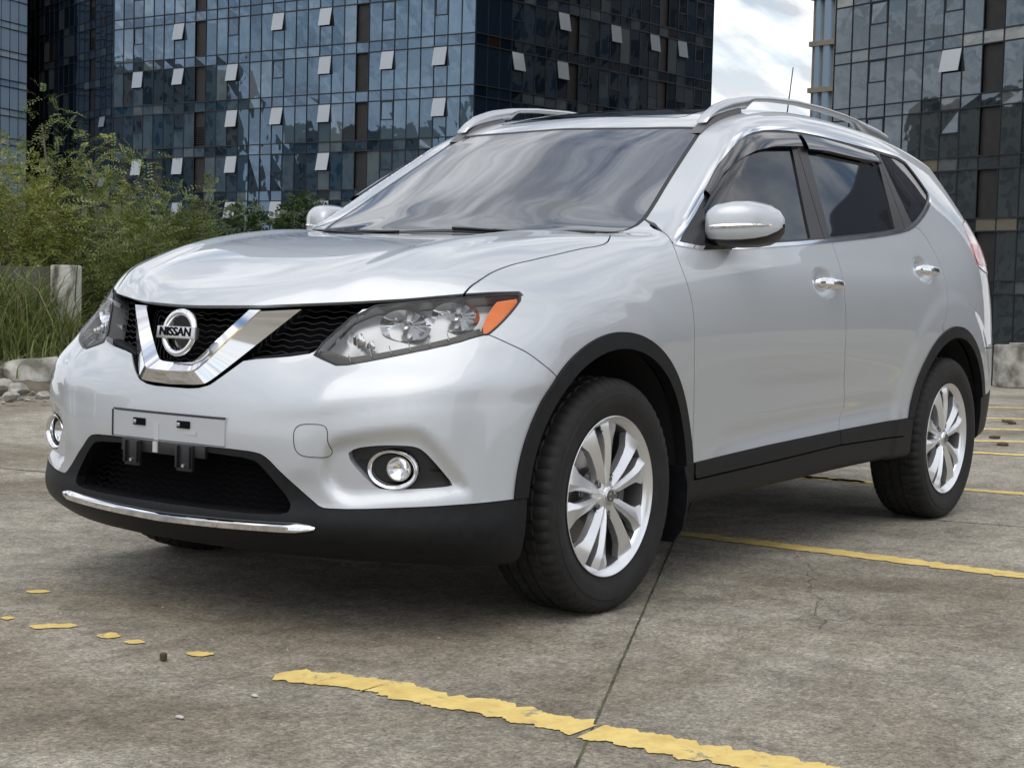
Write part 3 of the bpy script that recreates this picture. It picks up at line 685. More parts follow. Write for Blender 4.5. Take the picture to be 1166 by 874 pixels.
# --- round badge with a lettered bar
bc = Vector((.852, 0, .792)); tilt = Matrix.Rotation(R(-8), 3, 'Y')
bd_ = MB(); Gd = []
for k in range(64):
    q = 2*math.pi*k/64; row = []
    for (r_, h) in ((.0665, -.012), (.0675, .0), (.064, .006), (.058, .0085), (.051, .006), (.0475, .0), (.0475, -.012)):
        v = tilt @ Vector((h, r_*math.cos(q), r_*math.sin(q))) + bc; row.append(tuple(v))
    Gd.append(row)
bd_.grid(Gd, closed_u=True); badge = bd_.obj('badge', M['chrome'], car, sharp=60)
bb = MB(); bb.box((0, 0, 0), (.020, .150, .034), None, .003); bb.V = [tuple(tilt @ Vector(v) + bc + Vector((.006, 0, 0))) for v in bb.V]; bb.obj('badge_bar', M['satin'], badge)
bk_ = MB(); bk_.lathe([(.0005, -.010), (.050, -.010)], tuple(bc), 'x', 40); bk_.obj('badge_back', M['gloss'], badge)
def text(s_, size, parent, m, mw, name='lettering', extr=.0006, bold=0.):
    cu = bpy.data.curves.new('lettering', 'FONT'); cu.body = s_; cu.size = size; cu.align_x = 'CENTER'; cu.align_y = 'CENTER'; cu.extrude = extr; cu.offset = bold
    to = bpy.data.objects.new('tmp', cu); C.objects.link(to); bpy.context.view_layer.update()
    me = bpy.data.meshes.new_from_object(to.evaluated_get(bpy.context.evaluated_depsgraph_get())); bpy.data.objects.remove(to)
    o = bpy.data.objects.new(name, me); C.objects.link(o); me.transform(mw); me.materials.clear(); me.materials.append(m); o.parent = parent; return o
fx = bc + tilt @ Vector((.0172, 0, 0))
mw = Matrix.Translation(fx) @ tilt.to_4x4() @ Matrix(((0, 0, 1, 0), (1, 0, 0, 0), (0, 1, 0, 0), (0, 0, 0, 1))) @ Matrix.Diagonal((1.12, 1, 1, 1))
text('NISSAN', .0335, badge, M['dark'], mw, bold=.0007)
# --- number plate holder, brackets, tow cover
plc = MB()
pz0, pz1, pw = .492, .567, .222
Gd = []
for z in (pz0, pz0+.003, (pz0+pz1)/2, pz1-.003, pz1):
    Gd.append([(nosex(y, .53)+.004-(.003 if z in (pz0, pz1) else 0), y, z) for y in np.linspace(-pw, pw, 25)])
plc.grid(Gd); n = len(Gd[0])
plc.grid([[(p[0]-.02, p[1], p[2]) for p in Gd[0]], Gd[0]]); plc.grid([Gd[-1], [(p[0]-.02, p[1], p[2]) for p in Gd[-1]]])
for c_ in (0, -1): plc.grid([[g[c_] for g in Gd], [(g[c_][0]-.02, g[c_][1], g[c_][2]) for g in Gd]])
holder = plc.obj('plate_holder', M['paint'], car, sharp=30)
lip = MB()
lip.tube([(nosex(y, .53)+.003, y, pz1+.003) for y in np.linspace(-pw, pw, 25)], .0028, 6); lip.tube([(nosex(pw, .53)+.004, -pw-.003, z) for z in (pz0, pz1)], .003, 6)
lip.obj('plate_recess_edge', M['semi'], holder)
for (y, z) in ((-.105, .540), (.072, .543)):
    m = MB(); m.box((nosex(y, .53)+.0055, y, z), (.006, .048, .020), None, .001); m.obj('clip_hole', M['dark'], holder)
    m = MB(); m.box((nosex(y, .53)+.007, y-.016, z), (.008, .013, .011), None, .002); m.obj('clip', M['satin'], holder)
for (y, z, w, h_) in ((-.035, .517, .018, .048), (.095, .522, .050, .010)):
    m = MB(); m.box((nosex(y, .53)+.0045, y, z), (.002, w, h_), None); m.obj('adhesive_patch', M['plastic_silver'], holder)
brk = MB(); brk.box((.895, -.01, .472), (.012, .335, .034), None, .003)
for y in (-.125, .085):
    brk.box((.903, y, .452), (.012, .062, .072), None, .004); 
    for d in (-.024, .024): brk.box((.911, y+d, .456), (.012, .008, .062), None, .002)
bk2 = brk.obj('plate_bracket', M['semi'], car)
for y in (-.125, .085): m = MB(); m.tube([(.908, y, .432), (.914, y, .432)], .005, 10); m.obj('screw', M['satin'], bk2)
m = MB(); m.box((.903, -.035, .474), (.006, .017, .030)); m.obj('adhesive_patch', M['plastic_silver'], bk2)
tow = MB(); tp_ = (lambda Q: project(resamp(np.concatenate([Q, Q[:1]]), 90)) + nrm(project(resamp(np.concatenate([Q, Q[:1]]), 90)))*.0004)(smooth(trace([(334, 490.5), (341, 482.7), (366.4, 482.7), (373, 488), (373, 504), (379.5, 514), (375, 520), (343.5, 519.5), (335, 511)]), 2)); tow.tube(list(map(tuple, tp_)), .0011, 5, caps=False); tow.obj('tow_cover_seam', M['semi'], car)
# --- lower intake
ig = panel('lower_intake', intake, M['dark'], car, off=-.10, both=True, fold=0)
bars = MB()
for iz, z in enumerate(np.arange(.30, .50, .017)):
    for sgn in (1,):
        seg = []
        for y in np.arange(-.60, .6001, .008):
            zz = z + .004*math.sin(y*2*math.pi/.05); x = nosex(y, zz) - .055
            if g_ink(np.array([[x+.05, abs(y), zz]]))[0] < .0: seg.append((x, y, zz))
            elif len(seg) > 3: bars.tube(seg, .002, 4); seg = []
            else: seg = []
        if len(seg) > 3: bars.tube(seg, .002, 4)
bars.obj('intake_mesh', M['dark'], ig, sharp=None)
wl = MB()
for s in (1, -1):
    P = trace([(190,512),(240,515),(288,522),(299,531),(334,573),(327,585.7),(293,585),(240,579.5),(200,574)]); P[0, 1] = 0; P[-1, 1] = 0; nn = nrm(P)
    wl.grid([[tuple(p*[1, s, 1]) for p in P-np.array([1, .0, 0])*d] for d in (.002, .05, .11)])
wl.obj('intake_frame', M['semi'], ig)
cs = trace([(361.6, 601.7), (340, 600), (300, 595.8), (260, 591)], .006)
ys = np.concatenate([[.506], np.linspace(.49, 0, 16)]); zc = np.interp(ys, cs[:, 1][::-1], cs[:, 2][::-1]) if False else np.interp(ys, [0, .25, .42, .506], [.282, .287, .292, .296])
st_ = MB(); rows = []
ysf = np.concatenate([ys, -ys[::-1][1:]]); zf = np.concatenate([zc, zc[::-1][1:]])
for dz, dx in ((.015, -.004), (.014, .004), (.004, .014), (-.011, .012), (-.015, -.004)):
    row = []
    for y, z in zip(ysf, zf):
        k = min(1, (.512-abs(y))/.05)**.6; zz = z + dz*k
        row.append((nosex(y, z) + dx*k + .003, y, zz))
    rows.append(row)
st_.grid(rows); st_.obj('chrome_lower_trim', M['chrome'], car, sharp=50)
# --- fog lamps
for s in (1, -1):
    fh = panel('fog_lamp', fog, M['semi'], car, off=-.030, side=s, fold=0)
    bd = smooth(trace(fog_px), 2); nn = nrm(bd); w_ = MB(); w_.grid([[tuple(p*[1, s, 1]) for p in bd-nn*d] for d in (.0, .004, .034)], closed_v=True); w_.obj('fog_lamp_frame', M['semi'], fh)
    c = Vector(trace([(448, 534)], -.012)[0]); ax = Vector((.95, .30, 0)).normalized(); e1 = Vector((-ax.y, ax.x, 0)); e2 = Vector((0, 0, 1))
    def ring(prof, cc, n=48, ra=.070, rb=.053):
        return [[tuple((lambda p: (p.x, p.y*s, p.z))(cc + e1*math.cos(q)*(ra+a) + e2*math.sin(q)*(rb+a) + ax*h)) for (a, h) in prof] for q in [2*math.pi*k/n for k in range(n)]]
    m = MB(); m.grid(ring([(.001, -.01), (.002, .006), (-.002, .013), (-.007, .012), (-.011, .003), (-.012, -.012)], c), closed_u=True); m.obj('bezel', M['chrome'], fh, sharp=60)
    m = MB(); m.grid(ring([(-.012, -.008), (-.020, -.028), (-.03, -.035)], c), closed_u=True); Gc = ring([(-.03, -.035), (-.052, -.034)], c); m.grid(Gc, closed_u=True); m.obj('fog_bowl', M['semi'], fh, sharp=50)
    c2_ = c - ax*.010 + e1*.012
    m = MB(); m.grid(ring([(-.069, .010), (-.052, .009), (-.04, .005), (-.037, -.003)], c2_, 32, .070, .068), closed_u=True); m.obj('fog_lens', M['lens'], fh)
    m = MB(); m.grid(ring([(-.069, -.012), (-.055, -.008), (-.04, .003), (-.036, .003)], c2_, 32, .070, .068), closed_u=True); m.obj('reflector', M['chrome'], fh)
    for (a, b) in (((490, 535), (503, 536)), ((405, 525), (420, 527))):
        P = trace([a, b], -.020); m = MB(); m.tube([tuple(p*[1, s, 1]) for p in P], .002, 5); m.obj('fog_lamp_rib', M['clad'], fh)
# --- door handles
for (doors_, px, py, Lh) in ((doors1, 938.5, 323.5, .098), (doors2, 1050.5, 308.5, .098)):
    for i, s in enumerate((1, -1)):
        c = trace([(px, py)])[0]; m = MB(); Gd = []
        for k in range(17):
            t = -1 + k/8; x = c[0] - t*Lh; base = float(SIDE(np.array([x]), np.array([c[2]]))[0]); out = .040*(1-abs(t)**3.2) - .004 + .006*t*(abs(t) < 1); hz = .0180*(1.05 - .25*t)*(1-abs(t)**6*.6)
            row = []
            for q in range(12):
                a = 2*math.pi*q/12; row.append((x, (base + out + .0075*math.cos(a))*s, c[2] - .004*t + hz*math.sin(a) - .006*(abs(t) > .8)*0))
            Gd.append(row)
        m.grid(Gd, closed_v=True); m.F += [tuple(range(12)), tuple(range(12*16, 12*17))]
        hd = m.obj('handle', M['chrome'], doors_[i], sharp=70)
# --- wheels
def wheel(x0, side, rot):
    w = thing('wheel', '', ''); del w['label']; del w['category']; w.parent = car; w.location = (x0, .8*side, AZ)
    o = (x0, 0, AZ); yl = .8963*side; sg = side
    def Y(h): return yl + sg*h       # h measured outward from the rim lip
    tb = MB(); prof = [(.224, -.020), (.229, -.004), (.236, .000), (.244, .001), (.262, .0115), (.285, .0165), (.300, .0165), (.302, .0145), (.318, .0125), (.330, .006), (.3385, -.004), (.3435, -.016), (.3435, -.040)]
    prof += [(.3455, -.042), (.3455, -.072), (.3385, -.0735), (.3385, -.080), (.3460, -.0815), (.3460, -.112), (.3390, -.1135), (.3390, -.120), (.3460, -.1215), (.3455, -.151), (.3385, -.1525), (.3385, -.159), (.3455, -.1605), (.343, -.185), (.330, -.208), (.300, -.220), (.24, -.205), (.224, -.18)]
    n = 180; Gd = []
    for k in range(n):
        q = 2*math.pi*k/n; row = []
        for i, (r_, h) in enumerate(prof):
            dr = 0
            if -.041 < h < .013 and r_ > .325: dr = -.0055 if k % 3 == 0 else 0.0
            elif r_ > .344: dr = -.006 if (k + i//3) % 4 == 0 else 0
            elif h < -.16 and r_ > .32: dr = -.004 if k % 3 == 0 else 0
            row.append((x0+(r_+dr)*math.cos(q), Y(h), AZ+(r_+dr)*math.sin(q)*(1 if True else 1)))
        Gd.append(row)
    tb.grid(Gd, closed_u=True)
    # the tyre flattens slightly on the ground
    tb.V = [(x, y, max(z, .0015)) for x, y, z in tb.V]
    tb.obj('tyre', M['rubber'], w, sharp=28)
    # raised ring of sidewall lettering blocks
    rb = MB(); rb.lathe([(.2335, .000), (.2350, .0035), (.2325, .0045), (.2295, .002), (.222, -.006), (.216, -.009), (.212, -.018)], (x0, yl, AZ), 'y', 96, sg)
    rim = rb.obj('rim', M['alloy'], w, sharp=40)
    br = MB(); br.lathe([(.212, -.018), (.209, -.03), (.207, -.10), (.212, -.19), (.222, -.20)], (x0, yl, AZ), 'y', 96, sg); br.obj('barrel', M['alloy_dark'], rim, sharp=40)
    sp = MB()
    def P(rad, ang, h): return (x0 + rad*math.cos(ang)*sg, Y(h), AZ + rad*math.sin(ang))
    for k in range(5):
        base = rot + k*2*math.pi/5
        for sd_ in (-1, 1):
            # stations: radius, centre angle, half width, face height, edge drop
            S_ = [(.036, sd_*.34, .0145, -.010), (.060, sd_*.29, .0145, -.005), (.100, sd_*.262, .0165, -.001), (.145, sd_*.256, .0205, .0), (.168, sd_*.258, .0250, -.001), (.192, sd_*.268, .0380, -.004), (.212, sd_*.272, .0440, -.007), (.226, sd_*.272, .0440, -.011)]
            Gd = []
            for (rr, da, hw, hh) in S_:
                a = base + da; cx_, cz_ = rr*math.cos(a), rr*math.sin(a); tx, tz = -math.sin(a), math.cos(a); row = []
                sk = .42*hw*(-sd_)     # crest of the facet leans to the outside of each pair
                for (u, hd) in ((-hw*.92, hh-.036), (-hw, hh-.013), (sk-.0012, hh+.001), (sk+.0012, hh+.001), (hw, hh-.013), (hw*.92, hh-.036)):
                    row.append((x0 + (cx_+tx*u)*sg, Y(hd), AZ + cz_+tz*u))
                Gd.append(row)
            sp.grid(Gd)
    sp.obj('spokes', M['alloy'], rim, sharp=18)
    hb = MB(); hb.lathe([(.0005, -.004), (.024, -.004), (.027, -.006), (.028, -.010), (.046, -.013), (.060, -.018), (.066, -.030), (.066, -.06)], (x0, yl, AZ), 'y', 48, sg); hb.obj('hub', M['alloy'], rim, sharp=30)
    hc = MB(); hc.lathe([(.0005, .0015), (.021, .0005), (.0245, -.003), (.0245, -.006)], (x0, yl, AZ), 'y', 32, sg); hc.obj('hub_cap', M['satin'], rim, sharp=30)
    hr = MB()
    hr.lathe([(.0165, .0015), (.0165, .0028), (.0125, .0030), (.0125, .0018)], (x0, yl, AZ), 'y', 32, sg); hr.box((x0, yl+sg*.0022, AZ), (.040, .002, .008)); hr.obj('hub_emblem', M['alloy_dark'], rim)
    for k in range(5):
        a = rot + k*2*math.pi/5 + math.pi/5; lb = MB(); px_, pz_ = x0 + .052*math.cos(a)*sg, AZ + .052*math.sin(a)
        lb.lathe([(.0155, -.0135), (.0145, -.024), (.0005, -.026)], (px_, yl, pz_), 'y', 20, sg); lb.lathe([(.0005, -.012), (.0085, -.0125), (.010, -.0145), (.010, -.026)], (px_, yl, pz_), 'y', 6, sg); lb.obj('wheel_nut', M['alloy_dark'], rim, sharp=30)
    bd = MB(); bd.lathe([(.04, -.060), (.075, -.062), (.08, -.085), (.148, -.086), (.150, -.090), (.150, -.106), (.148, -.110), (.05, -.112)], (x0, yl, AZ), 'y', 64, sg); bd.obj('brake_disc', M['disc'], w, sharp=30)
    ca = MB()
    for t in np.linspace(-.42, .42, 5): a = (math.pi if x0 > -1 else 0)*1 + t + .35; ca.box((x0 + .135*math.cos(a), Y(-.088), AZ + .135*math.sin(a)), (.055, .075, .05), Matrix.Rotation(-a, 3, 'Y'), .01)
    ca.obj('brake_caliper', M['alloy_dark'], w)
    bk = MB(); bk.lathe([(.03, -.13), (.200, -.15)], (x0, yl, AZ), 'y', 48, sg); bk.obj('backing_plate', M['under'], w)
    vs = MB(); a = rot + 1.3; vs.tube([P(.205, a, -.03), P(.193, a, -.012)], .004, 6); vs.obj('valve', M['semi'], rim)
    return w
for (x0, sd_, rt) in ((AX0, 1, R(4)), (AX1, 1, R(7)), (AX0, -1, R(50)), (AX1, -1, R(15))): wheel(x0, sd_, rt)
# --- wheel housings, floor, exhaust, suspension arms
ub = MB(); ub.box((-1.35, 0, .365), (1.75, 1.58, .11)); ub.box((.45, 0, .33), (.50, 1.15, .16)); ub.box((0, 0, .40), (.95, 1.02, .16)); ub.box((-2.70, 0, .46), (.95, 1.0, .20)); ub.box((-3.2, 0, .50), (.55, 1.5, .16)); ub.obj('floor_pan', M['under'], car)
for x0 in (AX0, AX1):
    for s in (1, -1):
        wh = MB(); Gd = []
        for k in range(33):
            q = math.pi*(-.02 + 1.04*k/32); Gd.append([(x0 + .442*math.cos(q), s*y, AZ + .442*math.sin(q)) for y in (.872, .60, .50)])
        wh.grid(Gd); wh.add([(x0 + .442*math.cos(q), s*.50, AZ + .442*math.sin(q)) for q in [math.pi*(-.02+1.04*k/24) for k in range(25)]], [tuple(range(25))])
        wh.obj('wheel_housing', M['under'], car, sharp=None)
sus = MB()
for x0 in (AX0, AX1):
    for s in (1, -1): sus.tube([(x0, .30*s, .25), (x0, .72*s, .27)], .025, 8); sus.tube([(x0-.15, .45*s, .24), (x0, .70*s, .25)], .02, 8)
sus.obj('suspension_arm', M['under'], car)
ex = MB(); ex.tube([(-3.0, -.3, .30), (-3.35, -.45, .30), (-3.62, -.5, .30)], .03, 12); ex.obj('exhaust', M['disc'], car)
for s in (1, -1):
    fl = MB(); Gd = []
    for (z, y0, y1, xx) in ((.40, .70, .912, -.405), (.34, .69, .918, -.418), (.27, .69, .915, -.420), (.20, .70, .90, -.425), (.155, .71, .865, -.43)):
        Gd.append([(xx, s*y0, z), (xx, s*y1, z), (xx-.012, s*y1, z), (xx-.012, s*y0, z)])
    fl.grid(Gd, closed_v=True); fl.F += [(0, 1, 2, 3), tuple(len(fl.V)-4+k for k in range(4))]; fl.obj('mud_flap', M['clad'], car)
# --- roof rails
for s in (1, -1):
    top = [(800, 138), (806, 128), (815, 119), (830, 112.5), (850, 109.8), (875, 110.2), (905, 114), (935, 121.5), (960, 130), (980, 138.5), (997, 146.5), (1008, 154)]
    T_ = np.array([onp(a, b, y=.54) for a, b in top]); rl = MB(); n = len(T_)
    Bp = np.array([onp(a, b, y=.54) for a, b in [(800, 139), (807, 135), (824, 129.5), (847, 123.5)]]); T_ = resamp(T_, 60); k0 = int(np.argmin(abs(T_[:, 0]-onp(847, 110, y=.54)[0]))); k1 = int(np.argmin(abs(T_[:, 0]-onp(978, 138, y=.54)[0]))); Gd = []
    for i, p in enumerate(T_):
        roof = float(TOP(np.array([p[0]]), np.array([.54]))[0]) - .02; zb = p[2]-.020; blend = max(0, min(1, (k0-i+2)/4)) + max(0, min(1, (i-k1+2)/4)); zb = zb*(1-blend) + roof*blend; zb = float(np.interp(-p[0], -Bp[:, 0], Bp[:, 2])) if i <= k0 and p[0] > Bp[-1, 0] else zb; zb = min(zb, p[2]-.006)
        ww = .019 if blend < .5 else .022
        row = []
        for q in range(12):
            a = 2*math.pi*q/12; ca_, sa_ = math.cos(a), math.sin(a); row.append((p[0], s*(.536 + ww*math.copysign(abs(ca_)**.7, ca_)), (p[2]+zb)/2 + (p[2]-zb)/2*math.copysign(abs(sa_)**.7, sa_)))
        Gd.append(row)
    rl.grid(Gd, closed_v=True); rl.F += [tuple(range(12)), tuple(range(12*59, 12*60))]; r_ = rl.obj('roof_rail', M['satin'], car, sharp=50)
    pad = MB(); Gd = []
    for t in np.linspace(0, 1, 10):
        x = Bp[0, 0] + .045 - (.30)*t; zr = float(TOP(np.array([x]), np.array([.54]))[0]); zb_ = float(np.interp(-x, -Bp[:, 0], Bp[:, 2])) + .004; zt = zr + max(0, zb_-zr)*float(sstep(0, .45, t)) + .002
        Gd.append([(x, s*(.536+w), z_) for w, z_ in ((-.030, zr-.03), (-.024, zt), (.022, zt), (.028, zr-.03))])
    pad.grid(Gd)
    pad.obj('rail_foot_pad', M['alloy_dark'], r_)
an = MB(); ab = Vector((-2.86, 0, 1.61)); an.tube([ab, ab+Vector((-.02, 0, .05))], [.018, .010], 12); an.tube([ab+Vector((-.02, 0, .05)), ab+Vector((-.09, 0, .38))], [.004, .0025], 8); an.obj('antenna', M['semi'], car)
# --- wipers
for (pts, nm) in (([(-.33, .30), (-.345, .55), (-.36, .02)], 'wiper'), ([(-.33, -.50), (-.335, -.30), (-.355, -.60)], 'wiper')):
    def wp(x, y, d): z = float(TOP(np.array([x]), np.array([abs(y)]))[0]); return (x+.0, y, z+d)
    m = MB(); a, b, c_ = pts; m.tube([wp(-.32, a[1]+.25, -.006), wp(-.332, a[1]+.05, .002), wp(-.345, a[1]-.1, .006)], .005, 6); m.tube([wp(-.338-.018*t, a[1]+.30-.58*t, .002) for t in np.linspace(0, 1, 9)], .005, 6); m.obj('wiper', M['semi'], car)
# --- mirrors
MIRC = (-.765, -.018, 1.162)
for i, s in enumerate((1, -1)):
    secs = [(.836, .07, .045, -.004), (.842, .092, .060, -.004), (.862, .106, .070, -.001), (.91, .115, .076, .002), (.95, .112, .075, .003), (.985, .100, .066, .002), (1.012, .074, .050, .0), (1.030, .038, .026, .0), (1.035, .010, .006, 0)]
    cx_, cz_ = MIRC[0], MIRC[2]; n = 32; Gd = []
    for (y, dx, hz, zo) in secs:
        row = []
        for q in range(n):
            a = 2*math.pi*q/n; ca_, sa_ = math.cos(a), math.sin(a)
            fx_ = dx*math.copysign(abs(ca_)**.68, ca_) if ca_ > 0 else .52*dx*math.copysign(abs(ca_)**.35, ca_)
            row.append((cx_ + fx_ - (y-.9)*.45, s*(y+MIRC[1]), cz_ + zo + hz*math.copysign(abs(sa_)**.62, sa_)))
        Gd.append(row)
    lo = [r[int(n*.61):int(n*.91)+1] for r in Gd]; hi = [r[int(n*.91):] + r[:int(n*.61)+1] for r in Gd]
    m = MB(); m.grid(hi); mi = m.obj('mirror', M['paint'], doors1[i], sharp=None)
    m = MB(); m.grid(lo); m.F.append(tuple(range(len(lo[0])))); m.obj('mirror_base', M['semi'], mi, sharp=60)
    g0 = MB(); g0.grid([[ (p[0]-.004, p[1], p[2]) for p in r[12:21]] for r in Gd[1:7]]); g0.obj('mirror_glass', M['chrome'], mi)
    # stalk and triangular sail
    st_ = MB(); A_ = trace([(786, 266)])[0]; yb = A_[1]; Gd2 = []
    for t in np.linspace(0, 1, 6):
        y = (yb-.01)*(1-t) + (.875)*t; Gd2.append([(cx_ + .01 + (.06-.025*t)*math.cos(a), s*y, cz_-.060+.006*t + (.022)*math.sin(a)) for a in [2*math.pi*k/12 for k in range(12)]])
    st_.grid(Gd2, closed_v=True); st_.obj('mirror_stalk', M['semi'], mi, sharp=60)
    tn = MB(); P_ = [];
    for k in range(13):
        t = k/12; y = .862 + .160*t; xx = cx_ + np.interp(y, [q[0] for q in secs], [q[1] for q in secs])*.985 - (y-.9)*.45
        P_.append((xx+.004, s*(y+MIRC[1]), cz_ - .010 + .010*t))
    rows = [[(p[0], p[1], p[2]+h*(.5+.5*math.sin(math.pi*min(1, .15+k/12*.85)))) for k, p in enumerate(P_)] for h in (-.0075, .0, .006)]
    rows[1] = [(p[0]+.004, p[1], p[2]) for p in rows[1]]; tn.grid(rows); tn.obj('side_repeater', M['chrome'], mi)
# --- smoked rain visors over the door windows
for i, s in enumerate((1, -1)):
    for (tp, lo_, drs) in (([(802, 217), (815, 191), (836, 165.5), (851, 155.5), (870, 151.5), (906, 153)], [(807, 226), (824, 198), (843, 181), (858, 173), (878, 168), (911, 168)], doors1),
                           ([(911, 153.5), (936, 158.5), (965, 166.5), (993, 175)], [(918, 171), (940, 173.5), (968, 180), (1001, 187.5)], doors2)):
        a = resamp(trace(tp, .006), 20); b = resamp(trace(lo_, .006), 20); na, nb = nrm(a), nrm(b); m = MB()
        rows = [a - na*.006, a + na*.004, a*.65+b*.35 + na*.010, a*.3+b*.7+nb*.013, b + nb*.013, b - nb*.004, a*.65+b*.35 + na*.002]
        m.grid([[tuple(p*[1, s, 1]) for p in r_] for r_ in rows]); m.obj('rain_visor', M['smoke'] if False else M['gloss'], drs[i], sharp=40)
# --- tail lamps, rear fittings
for s in (1, -1):
    t = panel('tail_lamp', taill, M['pinkclear'], car, off=.004, side=s, fold=.02)
    rd, _ = split(taill, lambda V: np.maximum(V[:, 2]-1.185, 1.09-V[:, 2])); panel('lamp_segment', rd, M['red'], t, off=.006, side=s, fold=.005)
sp_ = MB(); sp_.box((-3.60, 0, .90), (.05, .62, .04), None, .012); sp_.obj('tailgate_trim', M['chrome'], car)
print('parts done')
# ---------------------------------------------------------------- the place: an elevated concrete parking deck among glass towers
FH, RH = np.array([-.81585, -.57826, 0]), np.array([-.57826, .81585, 0])
def at(lat, dep, z=0.): p = np.array([3.98515, 3.35865, 0]) + FH*dep + RH*lat; return np.array([p[0], p[1], z])
def px_at(px, dep, z=0.): return at((px-583)/1841.36*dep, dep, z)
def gp(px, py, z=0.): return onp(px, py, z=z)
# deck
dk = mat('deck_concrete', (.2, .19, .17), .9)
nt, N, L, b = nodes(dk)
tc = N('ShaderNodeTexCoord')
def noise(scale, detail=6, rough=.6, src=None, dist=0.):
    n = N('ShaderNodeTexNoise'); n.inputs['Scale'].default_value = scale; n.inputs['Detail'].default_value = detail; n.inputs['Roughness'].default_value = rough; n.inputs['Distortion'].default_value = dist; L(src or tc.outputs['Object'], n.inputs['Vector']); return n.outputs['Fac']
def ramp(f, stops):
    r = N('ShaderNodeValToRGB'); e = r.color_ramp.elements
    while len(e) < len(stops): e.new(.5)
    for k, (p, c) in enumerate(stops): e[k].position = p; e[k].color = (*c, 1) if len(c) == 3 else c
    L(f, r.inputs[0]); return r.outputs[0]
def mixc(f, a, b_, mode='MIX', fac=None):
    m = N('ShaderNodeMix'); m.data_type = 'RGBA'; m.blend_type = mode
    if f is not None: L(f, m.inputs['Factor'])
    else: m.inputs['Factor'].default_value = fac
    for s_, v in (('A', a), ('B', b_)):
        if isinstance(v, tuple): m.inputs[s_].default_value = (*v, 1)
        else: L(v, m.inputs[s_])
    return m.outputs['Result']
base = ramp(noise(1.1, 8, .62), [(.32, (.205, .187, .153)), (.52, (.29, .267, .222)), (.72, (.37, .342, .29))])
fine = ramp(noise(38, 8, .75), [(.30, (.42, .42, .42)), (.50, (.98, .98, .98)), (.68, (1.55, 1.53, 1.5))])
col = mixc(None, base, fine, 'MULTIPLY', .85)
grit = ramp(noise(95, 6, .85), [(.36, (.22, .21, .195)), (.49, (.95, .95, .95)), (.56, (1.25, 1.25, 1.24)), (.66, (2.1, 2.07, 2.0))]); col = mixc(None, col, grit, 'MULTIPLY', .85)
pit = ramp(noise(60, 4, .6, dist=.3), [(.62, (0, 0, 0)), (.70, (.8, .8, .8))]); col = mixc(pit, col, (.085, .072, .055))
mid = ramp(noise(9, 6, .7, dist=.6), [(.36, (.62, .61, .59)), (.56, (1.08, 1.08, 1.07))]); col = mixc(None, col, mid, 'MULTIPLY', .75)
st = ramp(noise(.55, 7, .65, dist=.8), [(.40, (0, 0, 0)), (.55, (1, 1, 1))]); dark = mixc(None, col, (.62, .58, .52), 'MULTIPLY', .9)
col = mixc(st, dark, col)
pale = ramp(noise(2.6, 9, .7, dist=1.2), [(.60, (0, 0, 0)), (.72, (.55, .55, .55))]); col = mixc(pale, col, (.34, .33, .30))
vo = N('ShaderNodeTexVoronoi'); vo.inputs['Scale'].default_value = 75; L(tc.outputs['Object'], vo.inputs['Vector'])
agg = ramp(vo.outputs['Distance'], [(.10, (1, 1, 1)), (.22, (0, 0, 0))]); am = N('ShaderNodeMath'); am.operation = 'MULTIPLY'; L(agg, am.inputs[0]); L(ramp(noise(14, 4), [(.5, (0, 0, 0)), (.62, (.7, .7, .7))]), am.inputs[1]); col = mixc(am.outputs[0], col, (.10, .09, .075))
L(col, b.inputs['Base Color'])
bp = N('ShaderNodeBump'); bp.inputs['Strength'].default_value = .55; bp.inputs['Distance'].default_value = .006; ha = N('ShaderNodeMath'); ha.operation = 'ADD'; L(noise(42, 9, .75), ha.inputs[0]); L(noise(6, 5), ha.inputs[1]); L(ha.outputs[0], bp.inputs['Height']); L(bp.outputs[0], b.inputs['Normal'])
# deck outline: far edge runs behind the car from the weeds on the left to the kerb blocks on the right
e0, e1 = np.array([-3.9, -7.1]), np.array([-14.2, -2.0]); dd = (e1-e0)/np.linalg.norm(e1-e0)
A, B_ = e0 - dd*30, e1 + dd*40; nn_ = np.array([-dd[1], dd[0]]); nn_ = nn_ if nn_ @ (np.array([4, 3])-e0) > 0 else -nn_
Cc, Dd = B_ + nn_*70, A + nn_*70
dpts = [(A[0], A[1]), (B_[0], B_[1]), (Cc[0], Cc[1]), (Dd[0], Dd[1])]
V = [(x, y, 0) for x, y in dpts] + [(x, y, -.6) for x, y in dpts]
struct(obj('parking_deck', V, [(0, 1, 2, 3), (0, 4, 5, 1), (1, 5, 6, 2), (2, 6, 7, 3), (3, 7, 4, 0)], dk, smooth_=False))
lowg = noise_col(mat('lower_ground', (.12, .12, .11), .9), .05, (.06, .075, .045), (.16, .155, .14))
struct(obj('ground', [(-900, -900, -13), (900, -900, -13), (900, 900, -13), (-900, 900, -13)], [(0, 1, 2, 3)], lowg, smooth_=False))
